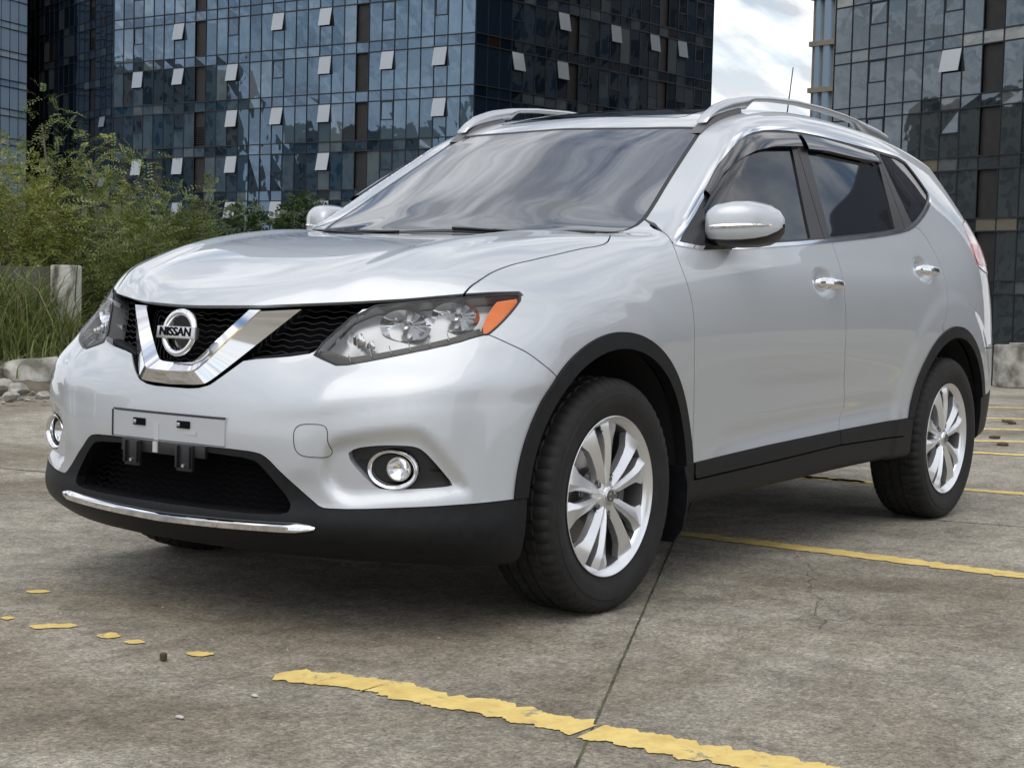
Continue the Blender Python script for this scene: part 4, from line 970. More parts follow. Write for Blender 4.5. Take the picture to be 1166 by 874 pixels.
# joints between slabs, mossy
jm = noise_col(mat('joint', (.03, .03, .02), .95), 12, (.035, .032, .025), (.085, .088, .040), .40, .62)
def strip(name, pts, w, z, m, wob=0., wn=.05, seed=1, step=.006, ends=3, chip=0.):
    r = random.Random(seed); P = resamp(np.array([p[:2] for p in pts]), max(10, int(np.sum(np.linalg.norm(np.diff(np.array([p[:2] for p in pts]), axis=0), axis=1))/step))); n = len(P)
    t = np.gradient(P, axis=0); t /= np.linalg.norm(t, axis=1)[:, None]; q = np.stack([-t[:, 1], t[:, 0]], 1)
    def nz_():
        a = np.array([r.gauss(0, 1) for _ in range(n+60)]); k0_ = np.convolve(a, np.ones(2)/2, 'same'); k1 = np.convolve(a, np.ones(6)/5, 'same'); k2 = np.convolve(a, np.ones(30)/12, 'same'); return (k0_*.30 + k1*.5 + k2*.12)[30:30+n]
    wl = w/2*(1 + wob*nz_()); wr = w/2*(1 + wob*nz_()); c = wn*nz_()*w
    if chip:                                    # flaked edges: short bites of uneven length
        for arr in (wl, wr):
            k = 0
            while k < n:
                ln = r.randint(2, 9); bite = r.choice((0, 0, .06, .12, .2, .34))*chip; arr[k:k+ln] *= 1-bite; k += ln
    for k in range(3):
        f = (k+1.2)/4.4
        if ends & 1: wl[k] *= f; wr[k] *= f
        if ends & 2: wl[-1-k] *= f; wr[-1-k] *= f
    Lp = P + q*(c+wl)[:, None]; Rp = P + q*(c-wr)[:, None]
    V = [(x, y, z) for x, y in Lp] + [(x, y, z) for x, y in Rp]; F = [(k, k+1, n+k+1, n+k) for k in range(n-1)]
    o = obj(name, V, F, m, smooth_=False)
    if o.data.polygons[0].normal.z < 0: o.data.flip_normals()
    return struct(o)
JW = .010
j0, j1 = gp(655, 874), gp(772, 606); jd = (j1-j0)/np.linalg.norm(j1-j0)
strip('slab_joint', [j0-jd*3, j1+jd*1.1], .0065, .0014, jm, .35, .15, 3)
j2, j3 = gp(985, 586), gp(1166, 600); strip('slab_joint', [j2 + (j2-j3)*.6, j3 + (j3-j2)*4], .009, .0014, jm, .35, .15, 4)
j4, j5 = gp(0, 533), gp(60, 538); strip('slab_joint', [j4 + (j4-j5)*6, j5 + (j5-j4)*2], .014, .0014, jm, .3, .15, 5)
# yellow bay lines
ym = mat('yellow_paint', (.62, .43, .11), .8); nt, N, L, b = nodes(ym); tc = N('ShaderNodeTexCoord')
yc = mixc(ramp(noise(7, 10, .8, dist=.6), [(.575, (0, 0, 0)), (.64, (.9, .9, .9))]), ramp(noise(14, 8, .7), [(.3, (.52, .37, .11)), (.6, (.70, .53, .18))]), (.20, .185, .155)); L(yc, b.inputs['Base Color'])
bp = N('ShaderNodeBump'); bp.inputs['Strength'].default_value = .4; bp.inputs['Distance'].default_value = .004; L(noise(60, 8, .7), bp.inputs['Height']); L(bp.outputs[0], b.inputs['Normal'])
def yl(pts, w, seed, ext0=0, ext1=0, wob=.22, ends=3):
    P = [gp(a, b_) for a, b_ in pts]; d0 = (P[0]-P[1])/np.linalg.norm(P[0]-P[1]); d1 = (P[-1]-P[-2])/np.linalg.norm(P[-1]-P[-2])
    if ext0: P = [P[0]+d0*ext0] + P
    if ext1: P = P + [P[-1]+d1*ext1]
    return strip('bay_line', P, w, .0028, ym, wob, .12, seed, ends=ends, chip=.5)
yl([(318, 767), (372, 774), (430, 781), (478, 793), (560, 807), (667, 831)], .12, 11, wob=.24, ends=1); yl([(673, 833), (760, 849.5), (860, 867), (960, 885)], .13, 12, 0, 4, .12, ends=2)
yl([(758, 606), (850, 616), (960, 630), (1060, 643), (1166, 656)], .12, 13, .1, 3.5, .12)
yl([(895, 541), (985, 549.5)], .11, 14, .8, 0, .2); yl([(1095, 557), (1166, 562.5)], .11, 15, 1.0, 4, .15)
yl([(1105, 515), (1166, 518.3)], .11, 16, 1.5, 5, .15)
for k, yy in enumerate((503, 489.5, 477, 464.5)): yl([(1108, yy-1), (1166, yy)], .10, 17+k, 3, 5, .25)
for k, (a, c_, w) in enumerate((((30, 673.5), (57, 674), .05), ((33, 713.5), (88, 713), .055), ((110, 724), (137, 725), .07), ((141, 731), (165, 732), .045), ((212, 744.5), (243, 745.5), .060), ((0, 704), (17, 704), .04))):
    yl([a, ((a[0]+c_[0])/2, (a[1]+c_[1])/2), c_], w, 30+k, wob=.35)
# hairline cracks and grit
ck = mat('crack', (.045, .042, .036), .95)
for k, (a, b_, w) in enumerate((((1166, 712), (900, 700), .0022), ((905, 600), (975, 720), .0018))):
    p, q = gp(*a)[:2], gp(*b_)[:2]; r_ = random.Random(200+k); pts = []; n_ = 60; off_ = 0; e = (q-p)/np.linalg.norm(q-p); nn = np.array([-e[1], e[0]])
    for i in range(n_+1): off_ += r_.gauss(0, .012); off_ *= .985; pts.append(p + (q-p)*i/n_ + nn*off_)
    strip('slab_crack', pts, w, .0012, ck, .5, .3, 60+k)
gr_ = MB(); g = random.Random(77)
for k in range(900):
    x, y = g.uniform(-7, 2.6), g.uniform(-3.5, 3.2); r = g.uniform(.0012, .0042); gr_.add([(x+r, y, 0), (x-r*.8, y+r*.9, 0), (x-r*.6, y-r, 0), (x, y, r*1.1)], [(0, 1, 3), (1, 2, 3), (2, 0, 3)])
o = gr_.obj('grit', noise_col(mat('grit', (.2, .19, .17), .9), 1.3, (.07, .06, .05), (.42, .40, .36), .45, .55), smooth_=False); o['kind'] = 'stuff'; o['label'] = 'fine grit and crumbs scattered over the concrete deck'
# small debris on the deck
dm = noise_col(mat('leaf_litter', (.05, .035, .02), .9), 20, (.03, .022, .015), (.09, .06, .03))
def rock(name, c, r, m, seed, sq=.7, parent=None):
    g = random.Random(seed); bm = bmesh.new(); bmesh.ops.create_icosphere(bm, subdivisions=3, radius=1); ph = [g.uniform(0, 6) for _ in range(9)]
    pl = [(Vector((g.gauss(0, 1), g.gauss(0, 1), g.gauss(0, 1))).normalized(), g.uniform(.62, .88)) for _ in range(12)]
    for v in bm.verts:
        p = v.co.normalized(); q = 1 + .16*math.sin(3*p.x+ph[0])+.14*math.sin(4*p.y+ph[1])+.12*math.sin(5*p.z+ph[2]) + .06*math.sin(11*p.x+ph[3])*math.sin(9*p.y+ph[4]) + .03*math.sin(19*p.z+ph[5]); p = p*min(q, 1.08); q = 1
        for n_, d_ in pl:
            e_ = p.dot(n_) - d_
            if e_ > 0: p = p - n_*e_*.93
        v.co = Vector((p.x*q*r[0], p.y*q*r[1], p.z*q*r[2]))
    V = [(v.co.x+c[0], v.co.y+c[1], v.co.z+c[2]) for v in bm.verts]; F = [[v.index for v in f.verts] for f in bm.faces]; bm.free()
    return obj(name, V, F, m, parent, sharp=40)
for k, (a, b_) in enumerate(((187, 752), (1148, 481), (1152, 482.5), (1131, 499), (1141, 507))):
    c = gp(a, b_); n_ = 7; bm_ = MB(); g = random.Random(50+k); s_ = .012 if k == 0 else .042
    ring = [(c[0] + s_*g.uniform(.5, 1.2)*math.cos(q*2*math.pi/n_), c[1] + s_*g.uniform(.5, 1.3)*math.sin(q*2*math.pi/n_), .008+g.uniform(0, .012)) for q in range(n_)]
    bm_.add(ring + [(c[0], c[1], .022)] + [(x, y, .003) for x, y, z in ring], [(q, (q+1) % n_, n_) for q in range(n_)] + [(q, n_+1+q, n_+1+(q+1) % n_, (q+1) % n_) for q in range(n_)])
    o = bm_.obj('dead_leaf', dm); o['label'] = ['small dark twig scrap on bare concrete left of the thick yellow line', 'brown dead leaf on the deck, left one of the touching pair below the far blocks', 'brown dead leaf on the deck, right one of the touching pair below the far blocks', 'brown dead leaf lying on the deck just right of the rear bumper', 'brown dead leaf between two thin yellow lines right of the rear wheel'][k]; o['category'] = 'litter'; o['group'] = 'dead leaves on the deck'
# pale chips on the deck
pc = mat('pale_chip', (.45, .44, .40), .8)
for k, (a, b_) in enumerate(((290, 793), (205, 818))):
    c = gp(a, b_); o = rock('stone_chip', (c[0], c[1], .004), (.008, .012, .004), pc, 70+k); o['label'] = ('tiny pale stone chip in front of the bumper, right of the two', 'tiny pale stone chip in front of the bumper, left of the two')[k]; o['category'] = 'stone'; o['group'] = 'pale stone chips'
# ---------------------------------------------------------------- deck edge left: soil bank, wall, post, rocks, weeds
soil = noise_col(mat('soil', (.07, .055, .035), .95), 5, (.045, .035, .022), (.13, .11, .08), .35, .65, 9, .8, 30, bdist=.03)
G_ = []; g = random.Random(3)
for i in range(60):
    row = []
    for j in range(16):
        s_ = -9 + i*.22; t = -.2 - j*.30; base = e0 + dd*(s_) - nn_*(-.55 - t*1.0 - .75 + 0)  # from the edge outwards
        p = e0 + dd*s_ + nn_*(.38 + t + .10*math.sin(s_*1.7)+.06*math.sin(s_*5)); h = .02 + .26*sstep(0, 1.3, j*.30) + .03*g.uniform(-1, 1) + .05*math.sin(s_*3+j)
        if j == 0: h = -.01
        row.append((p[0], p[1], float(h)))
    G_.append(row)
bank = MB(); bank.grid(G_); struct(bank.obj('soil_bank', soil, sharp=None))
conc = noise_col(mat('old_concrete', (.3, .3, .28), .9), 3.5, (.10, .095, .085), (.40, .385, .35), .35, .62, 9, .5, 40, stretch=(1, 1, .45), bdist=.008)
dconc = noise_col(mat('dirty_concrete', (.2, .2, .18), .9), 3.5, (.022, .022, .017), (.085, .082, .07), .35, .62, 9, .5, 40, stretch=(1, 1, .45), bdist=.008)
def block_at(o_name, p, w, d, h, z0, m, rotv, bev=.015, label='', cat='', group=None):
    ang = math.atan2(rotv[1], rotv[0]); bm_ = MB(); bm_.box((p[0], p[1], z0+h/2), (w, d, h), Matrix.Rotation(ang, 3, 'Z'), bev); o = bm_.obj(o_name, m, sharp=30)
    o['label'] = label; o['category'] = cat
    if group: o['group'] = group
    return o
W0, W1 = px_at(-60, 15.1), px_at(60, 14.8); wd = (W1-W0)/np.linalg.norm(W1-W0); wc = (W0+W1)/2 - wd*1.2
block_at('parapet_wall', wc, float(np.linalg.norm(W1-W0))+2.4, .18, 1.10, -.1, dconc, wd, .01, 'low stained grey concrete wall behind the tall grass', 'wall')
pb = noise_col(mat('peeling_post', (.4, .4, .38), .9), 7, (.08, .076, .065), (.44, .43, .39), .38, .55, 9, .6, 30, stretch=(1.5, 1.5, .5), bdist=.01)
pp = px_at(73.5, 14.5); block_at('gate_post', pp, .205, .205, 1.12, -.1, pb, wd, .02, 'square concrete post with peeling white paint at the end of the low wall', 'post')
rm = noise_col(mat('rock', (.25, .24, .22), .9), 6, (.13, .12, .10), (.40, .385, .35), .35, .65, 9, .8, 18, bdist=.02)
for (a, b_, r, lb, sd_) in ((43, 431, (.25, .17, .135), 'large pale angular rock at the foot of the weeds beside the bumper', 191), (22, 440, (.075, .06, .045), 'small brown rock tucked under the left side of the large pale rock', 92), (4, 436, (.08, .08, .05), 'grey rock at the left frame edge under the grass', 93), (48, 446, (.05, .04, .03), 'small dark stone in front of the large pale rock', 94), (12, 446, (.05, .05, .03), 'flat pale stone on the soil edge, left of the larger stones', 95)):
    c = gp(a, b_, z=.10); r = tuple(q*1.25 for q in r); o = rock('rock', (c[0], c[1], .05+r[2]*.55), r, rm, sd_); o['label'] = lb; o['category'] = 'rock'; o['group'] = 'rocks at the deck edge'
gravel = MB(); g = random.Random(9)
for k in range(420):
    s_ = g.uniform(-6.0, 1.6); t = g.gauss(.12, .22); p = e0 + dd*s_ + nn_*(.42+t); r = g.uniform(.008, .035); zz = .01 if t > 0 else .03
    V = [(p[0]+r*g.uniform(.6, 1.3)*a, p[1]+r*g.uniform(.6, 1.3)*b_, zz+r*.5*c_) for a, b_, c_ in ((1, 0, 0), (-1, 0, 0), (0, 1, 0), (0, -1, 0), (0, 0, 1), (0, 0, -1))]; gravel.add(V, [(0, 2, 4), (2, 1, 4), (1, 3, 4), (3, 0, 4), (2, 0, 5), (1, 2, 5), (3, 1, 5), (0, 3, 5)])
o = gravel.obj('gravel', rm, smooth_=False); o['kind'] = 'stuff'; o['label'] = 'loose gravel and rubble along the deck edge'
# right: row of weathered concrete kerb blocks
bl_ = noise_col(mat('weathered_block', (.3, .29, .26), .9), 4.5, (.11, .10, .085), (.44, .43, .39), .36, .60, 9, .6, 30, bdist=.012)
b0 = gp(1141, 441); 
for k in range(3):
    p = b0 + np.array([dd[0], dd[1], 0])*(.42 + .95*k); p[2] = 0
    bm_ = MB(); bm_.box((p[0], p[1], .225), (.84, .30, .45), Matrix.Rotation(math.atan2(dd[1], dd[0]), 3, 'Z'), .02); bm_.box((p[0], p[1], .455), (.50, .2, .03), Matrix.Rotation(math.atan2(dd[1], dd[0]), 3, 'Z'), .01); o = bm_.obj('concrete_block', bl_, sharp=30)
    o['label'] = ('weathered concrete block at the far deck edge, nearest the rear of the car', 'weathered concrete block, second from the car at the far deck edge', 'weathered concrete block, farthest right at the far deck edge')[k]; o['category'] = 'block'; o['group'] = 'concrete blocks at the deck edge'
# ---------------------------------------------------------------- plants
def leafmat(name, cols):
    m = bpy.data.materials.new(name); m.use_nodes = True; nt = m.node_tree; nt.nodes.clear(); N = nt.nodes.new; L = nt.links.new
    ge = N('ShaderNodeNewGeometry'); r = N('ShaderNodeValToRGB'); e = r.color_ramp.elements
    while len(e) < len(cols): e.new(.5)
    for k, c in enumerate(cols): e[k].position = k/(len(cols)-1); e[k].color = (*c, 1)
    L(ge.outputs['Random Per Island'], r.inputs[0]); d = N('ShaderNodeBsdfPrincipled'); d.inputs['Roughness'].default_value = .5; L(r.outputs[0], d.inputs['Base Color'])
    t = N('ShaderNodeBsdfTranslucent'); L(r.outputs[0], t.inputs[0]); mx = N('ShaderNodeMixShader'); mx.inputs[0].default_value = .32; L(d.outputs[0], mx.inputs[1]); L(t.outputs[0], mx.inputs[2])
    o = N('ShaderNodeOutputMaterial'); L(mx.outputs[0], o.inputs[0]); return m
LM = {'lime': leafmat('leaf_yellow_green', [(.08, .11, .022), (.15, .185, .035), (.235, .255, .06), (.34, .335, .11)]), 'mid': leafmat('leaf_mid_green', [(.055, .085, .018), (.105, .14, .03), (.17, .20, .05)]), 'dark': leafmat('leaf_dark_green', [(.022, .042, .014), (.040, .068, .022), (.075, .10, .035)]), 'grass': leafmat('grass_blades', [(.07, .11, .025), (.12, .17, .04), (.19, .22, .07), (.25, .23, .11)])}
bark = noise_col(mat('bark', (.10, .085, .065), .9), 20, (.06, .05, .04), (.16, .14, .11))
def plant(name, label, cat, group, base, clumps, nspr, kind, seed, leaf=.040, pairs=8, frond=.26, broad=.40):
    rs = np.random.RandomState(seed); root = thing(name, label, cat, tuple(base), group)
    cl_ = [(np.array(c), np.array(r)) for c, r in clumps]; vol = np.array([r.prod()**.66 for _, r in cl_]); vol /= vol.sum()
    n = nspr; ci = rs.choice(len(cl_), n, p=vol); u = rs.normal(size=(n, 3)); u /= np.linalg.norm(u, axis=1)[:, None]; rad = rs.uniform(.35, 1.12, n)**.7
    cen = np.array([c for c, _ in cl_])[ci]; rr = np.array([r for _, r in cl_])[ci]; pos = cen + u*rr*rad[:, None]
    d = u*np.array([1, 1, .5]) + rs.normal(size=(n, 3))*.55 + [0, 0, .10]; d /= np.linalg.norm(d, axis=1)[:, None]
    side = np.cross(d, [0, 0, 1.]); side /= np.linalg.norm(side, axis=1)[:, None]; upv = np.cross(side, d)
    rollv = rs.normal(0, .45, n)[:, None]; side, upv = side*np.cos(rollv)+upv*np.sin(rollv), upv*np.cos(rollv)-side*np.sin(rollv)
    Vs = []; Fs = []; off = 0; fl = frond*rs.uniform(.6, 1.3, n)[:, None]
    for k in range(pairs):
        t = (k+.6)/pairs
        for sg in (-1, 1):
            o = pos + d*fl*t - upv*0 + np.array([0, 0, -1])*(fl*t*t*.35); L_ = leaf*(1.15-abs(t-.45)*.9)*rs.uniform(.8, 1.2, n)[:, None]
            ax_ = side*sg*.85 + d*.5 + upv*rs.normal(0, .22, n)[:, None]; ax_ /= np.linalg.norm(ax_, axis=1)[:, None]; wv = np.cross(ax_, upv); wv /= np.maximum(np.linalg.norm(wv, axis=1), 1e-6)[:, None]
            V4 = np.stack([o, o+ax_*L_*.5+wv*L_*broad*.5, o+ax_*L_, o+ax_*L_*.5-wv*L_*broad*.5], 1); Vs.append(V4.reshape(-1, 3)); Fs.append(np.arange(off, off+4*n).reshape(n, 4)); off += 4*n
    V = np.concatenate(Vs) + np.array(base); F = np.concatenate(Fs); obj('crown' if cat == 'tree' else 'foliage', V, F.tolist(), LM[kind], root, smooth_=False)
    st_ = MB(); bs_ = Vector(base)
    if cat == 'tree': st_.tube([bs_, bs_ + Vector(cl_[0][0])*.5 + Vector((.1, 0, 0)), bs_ + Vector(cl_[0][0])], [.07, .045, .02], 8)
    else: st_.tube([bs_, bs_ + Vector(cl_[0][0])*.6], [.03, .015], 6)
    tr = st_.obj('trunk' if cat == 'tree' else 'stem', bark, root)
    for c, r in cl_[1:] if len(cl_) > 1 else []:
        lb = MB(); c = Vector(c); a = Vector(cl_[0][0])*.45; lb.tube([bs_ + a, bs_ + a.lerp(c, .55) + Vector((0, 0, .1)), bs_ + c], [.030, .018, .007], 6); lb.obj('limb', bark, tr)
    return root
def bush(px, dep, topy, halfw, kind, name, label, cat, group, seed, n=520, zb=-.6, leaf=.04, frond=.26, broad=.4, pairs=8):
    base = px_at(px, dep, zb); horiz = 324 + (px-583)*.0259; top = .95 + (horiz-topy)/1841.36*dep; H = top - zb; hw = halfw/1841.36*dep; rs = np.random.RandomState(seed); cl_ = [((0, 0, H*.60), (hw*.7, hw*.7, H*.34))]
    for k in range(9):
        a = rs.uniform(0, 6.28); q = rs.uniform(.35, .85); zz = H*rs.uniform(.28, .88); cl_.append(((hw*q*math.cos(a), hw*q*math.sin(a), zz), (hw*.36, hw*.36, H*.14)))
    lat = RH*hw
    cl_.append((tuple(lat*rs.uniform(-.5, .5) + [0, 0, H*.90]), (hw*.22, hw*.22, H*.10)))
    return plant(name, label, cat, group, base, cl_, n, kind, seed, leaf, pairs, frond, broad)
gB = 'shrubs beyond the deck edge'; gT = 'young trees beyond the deck edge'
bush(12, 15.5, 150, 95, 'lime', 'feathery_tree', 'feathery yellow green tree at the left frame edge', 'tree', gT, 1, 1900)
bush(72, 16.5, 105, 70, 'mid', 'feathery_tree', 'tall green feathery tree whose twig tips reach highest at the left', 'tree', gT, 2, 1000)
bush(118, 17.5, 150, 62, 'lime', 'feathery_tree', 'feathery tree with two drooping sprays in front of the tower corner', 'tree', gT, 3, 750)
bush(60, 16.2, 225, 85, 'lime', 'leafy_shrub', 'yellow green shrub behind the low wall and the peeling post', 'shrub', gB, 4, 1900)
bush(135, 15.5, 245, 70, 'mid', 'leafy_shrub', 'mid green shrub between the peeling post and the headlight', 'shrub', gB, 5, 1700)
bush(205, 17, 205, 62, 'mid', 'leafy_shrub', 'shrub with one raised tip just above the front of the bonnet', 'shrub', gB, 6, 1500)
bush(262, 18.5, 226, 58, 'dark', 'leafy_shrub', 'dark green broadleaf shrub behind the middle of the bonnet line', 'shrub', gB, 7, 1000, leaf=.075, frond=.24, broad=.6, pairs=5)
bush(320, 20, 226, 52, 'dark', 'leafy_shrub', 'dark shrub left of the far wing mirror', 'shrub', gB, 8, 900, leaf=.075, frond=.24, broad=.6, pairs=5)
bush(372, 22, 236, 38, 'dark', 'leafy_shrub', 'small dark shrub at the base of the windscreen pillar', 'shrub', gB, 9, 500, leaf=.07, frond=.24, broad=.6, pairs=5)
bush(98, 15.4, 318, 42, 'dark', 'leafy_shrub', 'low dark shrub just right of the peeling post', 'shrub', gB, 10, 620)
bush(160, 20, 212, 80, 'dark', 'leafy_shrub', 'dark leafy shrub filling the gap behind the mid green ones', 'shrub', gB, 11, 1500)
# grass blades
def grass(cs, n, hmin, hmax, seed, name):
    rs = random.Random(seed); V = []; F = []
    for k in range(n):
        c = cs[rs.randrange(len(cs))]; a = rs.uniform(0, 6.28); h = rs.uniform(hmin, hmax)*c[3]; x = c[0] + rs.gauss(0, c[2]); y = c[1] + rs.gauss(0, c[2]); bend = rs.uniform(.25, .85)*h; w = rs.uniform(.005, .010); dx, dy = math.cos(a), math.sin(a); sx, sy = -dy*w, dx*w; n0 = len(V); z0_ = c[4]
        for t in (0, .3, .55, .8, 1.0):
            px_, py_ = x + dx*bend*t**2.2, y + dy*bend*t**2.2; pz_ = z0_ + h*(t - .38*t**3); ww = (1-t)**.6 if t > 0 else 1
            V += [(px_+sx*ww, py_+sy*ww, pz_), (px_-sx*ww, py_-sy*ww, pz_)]
        F += [(n0+2*q, n0+2*q+1, n0+2*q+3, n0+2*q+2) for q in range(4)]
    o = obj(name, V, F, LM['grass'], smooth_=False); o['kind'] = 'stuff'; o['label'] = 'long arching green grass growing along the deck edge'
cs = []
for (px, dep, sg_, k) in ((-20, 14.1, .25, 1.5), (14, 14.1, .24, 1.7), (40, 14.2, .20, 1.35), (62, 13.9, .12, .8), (5, 13.7, .25, 1.1), (82, 14.3, .10, .7), (-60, 13.9, .4, 1.3), (28, 13.6, .2, .7), (55, 13.7, .15, .5)): p = px_at(px, dep); cs.append((p[0], p[1], sg_, k, .16))
grass(cs, 2600, .25, .95, 5, 'grass')
cs2 = []
for k in range(26): s_ = -8 + k*.4; p = e0 + dd*s_ - nn_*(.55 + .3*(k % 3)); cs2.append((p[0], p[1], .25, .35, .12))
grass(cs2, 3000, .4, .9, 6, 'grass')
# ---------------------------------------------------------------- glass towers
def glassmat(name, cols, ior=2.1, rough=.02, tint=(.50, .72, 1.0)):
    m = mat(name, (.03, .04, .05), rough, ior=ior); m.node_tree.nodes['Principled BSDF'].inputs['Specular Tint'].default_value = (*tint, 1); nt, N, L, b = nodes(m); ge = N('ShaderNodeNewGeometry'); r = N('ShaderNodeValToRGB'); r.color_ramp.interpolation = 'CONSTANT'; e = r.color_ramp.elements
    while len(e) < len(cols): e.new(.5)
    p = 0
    for k, (w, c) in enumerate(cols): e[k].position = p; e[k].color = (*c, 1); p += w
    L(ge.outputs['Random Per Island'], r.inputs[0]); tc = N('ShaderNodeTexCoord'); n = N('ShaderNodeTexNoise'); n.inputs['Scale'].default_value = .55; n.inputs['Detail'].default_value = 2; L(tc.outputs['Object'], n.inputs['Vector'])
    L(r.outputs[0], b.inputs['Base Color'])
    bp = N('ShaderNodeBump'); bp.inputs['Strength'].default_value = .22; bp.inputs['Distance'].default_value = .05; L(n.outputs['Fac'], bp.inputs['Height']); L(bp.outputs[0], b.inputs['Normal']); return m
GM = {'blue': glassmat('tower_glass', [(.42, (.009, .016, .024)), (.16, (.020, .034, .048)), (.16, (.045, .068, .086)), (.12, (.085, .105, .115)), (.05, (.022, .024, .026)), (.09, (.012, .030, .050))], 2.4),
      'dark': glassmat('tower_glass_dark', [(.55, (.004, .008, .014)), (.2, (.008, .015, .026)), (.12, (.030, .040, .050)), (.08, (.055, .065, .070)), (.05, (.016, .010, .008))], 1.55),
      'grey': glassmat('tower_glass_grey', [(.40, (.010, .015, .018)), (.2, (.030, .036, .040)), (.16, (.085, .09, .09)), (.12, (.14, .12, .085)), (.12, (.02, .025, .03))], 2.1, tint=(.75, .88, 1.0)),
      'pale': glassmat('tower_glass_pale', [(.4, (.34, .50, .70)), (.3, (.45, .60, .78)), (.3, (.60, .70, .82))], 2.8, tint=(.6, .8, 1))}
mull = mat('mullion', (.006, .010, .014), .55); louv = noise_col(mat('dark_louvre', (.010, .009, .009), .6), 2, (.006, .006, .0065), (.016, .013, .012)); sash = mat('window_sash', (.05, .06, .07), .4)
openg = mat('open_pane', (.20, .23, .26), .12, ior=2.4)
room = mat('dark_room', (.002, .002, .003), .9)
def tower(name, label, faces, zb, zt, fh, sp, zref, seed, group='glass office towers behind the car', depth_box=18, mb=.06):
    """faces: list of dicts p0, p1 (ground points), panel width, material, open columns, louvre columns"""
    root = thing(name, label, 'building', tuple(faces[0]['p0'] + np.array([0, 0, zb])), group); rs = random.Random(seed); allp = []; mul = MB(); los = {}
    k0 = math.floor((zb-zref)/fh)
    for fc in faces:
        p0, p1 = fc['p0'], fc['p1']; Lf = float(np.linalg.norm(p1-p0)); d = (p1-p0)/Lf; nrm_ = np.array([d[1], -d[0], 0.]); 
        if nrm_ @ (np.array([4, 3.4, 0])-p0) < 0: nrm_ = -nrm_
        n = max(1, round(Lf/fc['pw'])); pw = Lf/n
        def P(u, z, o=0.): q = p0 + d*u + nrm_*o; return (q[0], q[1], z)
        cols = [('L' if c in fc.get('louv', ()) else ('O' if c in fc.get('open', ()) else '.')) for c in range(n)]
        rows = range(k0, int((zt-zref)/fh)+1)
        for r_ in rows:
            z1 = zref + r_*fh; zs = z1 + sp; z2 = z1 + fh
            for c in range(n):
                u0, u1 = c*pw, (c+1)*pw
                def pane(ua, ub, za, zb_, jit=.004):
                    j = [rs.gauss(0, jit) for _ in range(4)]; return [P(ua, za, j[0]), P(ub, za, j[1]), P(ub, zb_, j[2]), P(ua, zb_, j[3])]
                if cols[c] == 'L': los.setdefault((id(fc), c, 0), MB()).add([P(u0, zs, -.12), P(u1, zs, -.12), P(u1, z2, -.12), P(u0, z2, -.12)], [(0, 1, 2, 3)]); allp.append((pane(u0, u1, z1, zs), fc['m'])); 
                elif cols[c] == 'O':
                    zh = z2 - (z2-zs)*.50; allp.append((pane(u0, u1, z1, zs), fc['m'])); allp.append((pane(u0, u1, zs, zh), fc['m']))
                    if rs.random() < fc.get('pr', .7) and -3 < z2 < 24:
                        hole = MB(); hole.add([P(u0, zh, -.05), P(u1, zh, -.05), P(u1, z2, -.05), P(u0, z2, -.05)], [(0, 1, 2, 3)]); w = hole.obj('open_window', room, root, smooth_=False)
                        op = rs.uniform(.20, .34); s2 = MB(); a, b_, c_, e_ = P(u0+.03, z2-.03, .05), P(u1-.03, z2-.03, .05), P(u1-.03, zh+.06, op), P(u0+.03, zh+.06, op)
                        s2.add([a, b_, c_, e_] + [tuple(np.array(q)-nrm_*.045) for q in (a, b_, c_, e_)], [(0, 1, 2, 3), (4, 7, 6, 5), (0, 4, 5, 1), (1, 5, 6, 2), (2, 6, 7, 3), (3, 7, 4, 0)]); s2.obj('sash', openg, w, smooth_=False)
                    else:
                        allp.append((pane(u0, u1, zh, z2, .012), fc['m']))
                        for (ua, ub, za, zc) in ((u0+.03, u1-.03, zh, zh+.07), (u0+.03, u1-.03, z2-.1, z2-.03), (u0+.03, u0+.09, zh, z2), (u1-.09, u1-.03, zh, z2)): mul.add([P(ua, za, .05), P(ub, za, .05), P(ub, zc, .05), P(ua, zc, .05), P(ua, za, 0), P(ub, za, 0), P(ub, zc, 0), P(ua, zc, 0)], [(0, 1, 2, 3), (0, 4, 5, 1), (1, 5, 6, 2), (2, 6, 7, 3), (3, 7, 4, 0)])
                else: allp.append((pane(u0, u1, zs, z2), fc['m'])); allp.append((pane(u0, u1, z1, zs), fc['m']))
            for zz in (z1, zs): mul.add([P(0, zz-.035, .07), P(Lf, zz-.035, .07), P(Lf, zz+.035, .07), P(0, zz+.035, .07), P(0, zz-.035, 0), P(Lf, zz-.035, 0), P(Lf, zz+.035, 0), P(0, zz+.035, 0)], [(0, 1, 2, 3), (0, 4, 5, 1), (3, 2, 6, 7)])
            if 'L' in cols:
                for c in range(n):
                    if cols[c] == 'L' and rs.random() < .4:
                        for q in range(9): zz = zs + .15 + q*.16; a = c*pw+.08; b_ = (c+1)*pw-.08; los[(id(fc), c, 0)].add([P(a, zz, -.10), P(b_, zz, -.10), P(b_, zz+.07, -.02), P(a, zz+.07, -.02)], [(0, 1, 2, 3)])
        for c in range(n+1):
            u = c*pw; mul.add([P(u-.022, zb, .05), P(u+.022, zb, .05), P(u+.022, zt, .05), P(u-.022, zt, .05), P(u-.022, zb, 0), P(u+.022, zb, 0), P(u+.022, zt, 0), P(u-.022, zt, 0)], [(0, 1, 2, 3), (0, 4, 7, 3), (1, 2, 6, 5)])
    # the 100 panes nearest to the car are windows of their own, the rest one field of glazing
    ref = np.array([4, 3.4, 1]); vis = []
    for i, (q, m) in enumerate(allp):
        c = np.mean(q, 0); v = c - ST; dz = v @ AX[0]; sx_, sy_ = 583 + 1841*(v @ AX[1])/dz, 437 - 1841*(v @ AX[2])/dz; ok = -5 < sx_ < 1170 and -5 < sy_ < 440 and q[2][2]-q[0][2] > 1.0; vis.append((0 if ok else 1, dz, i))
    order = [i for _, _, i in sorted(vis)][:100]; so_ = set(order)
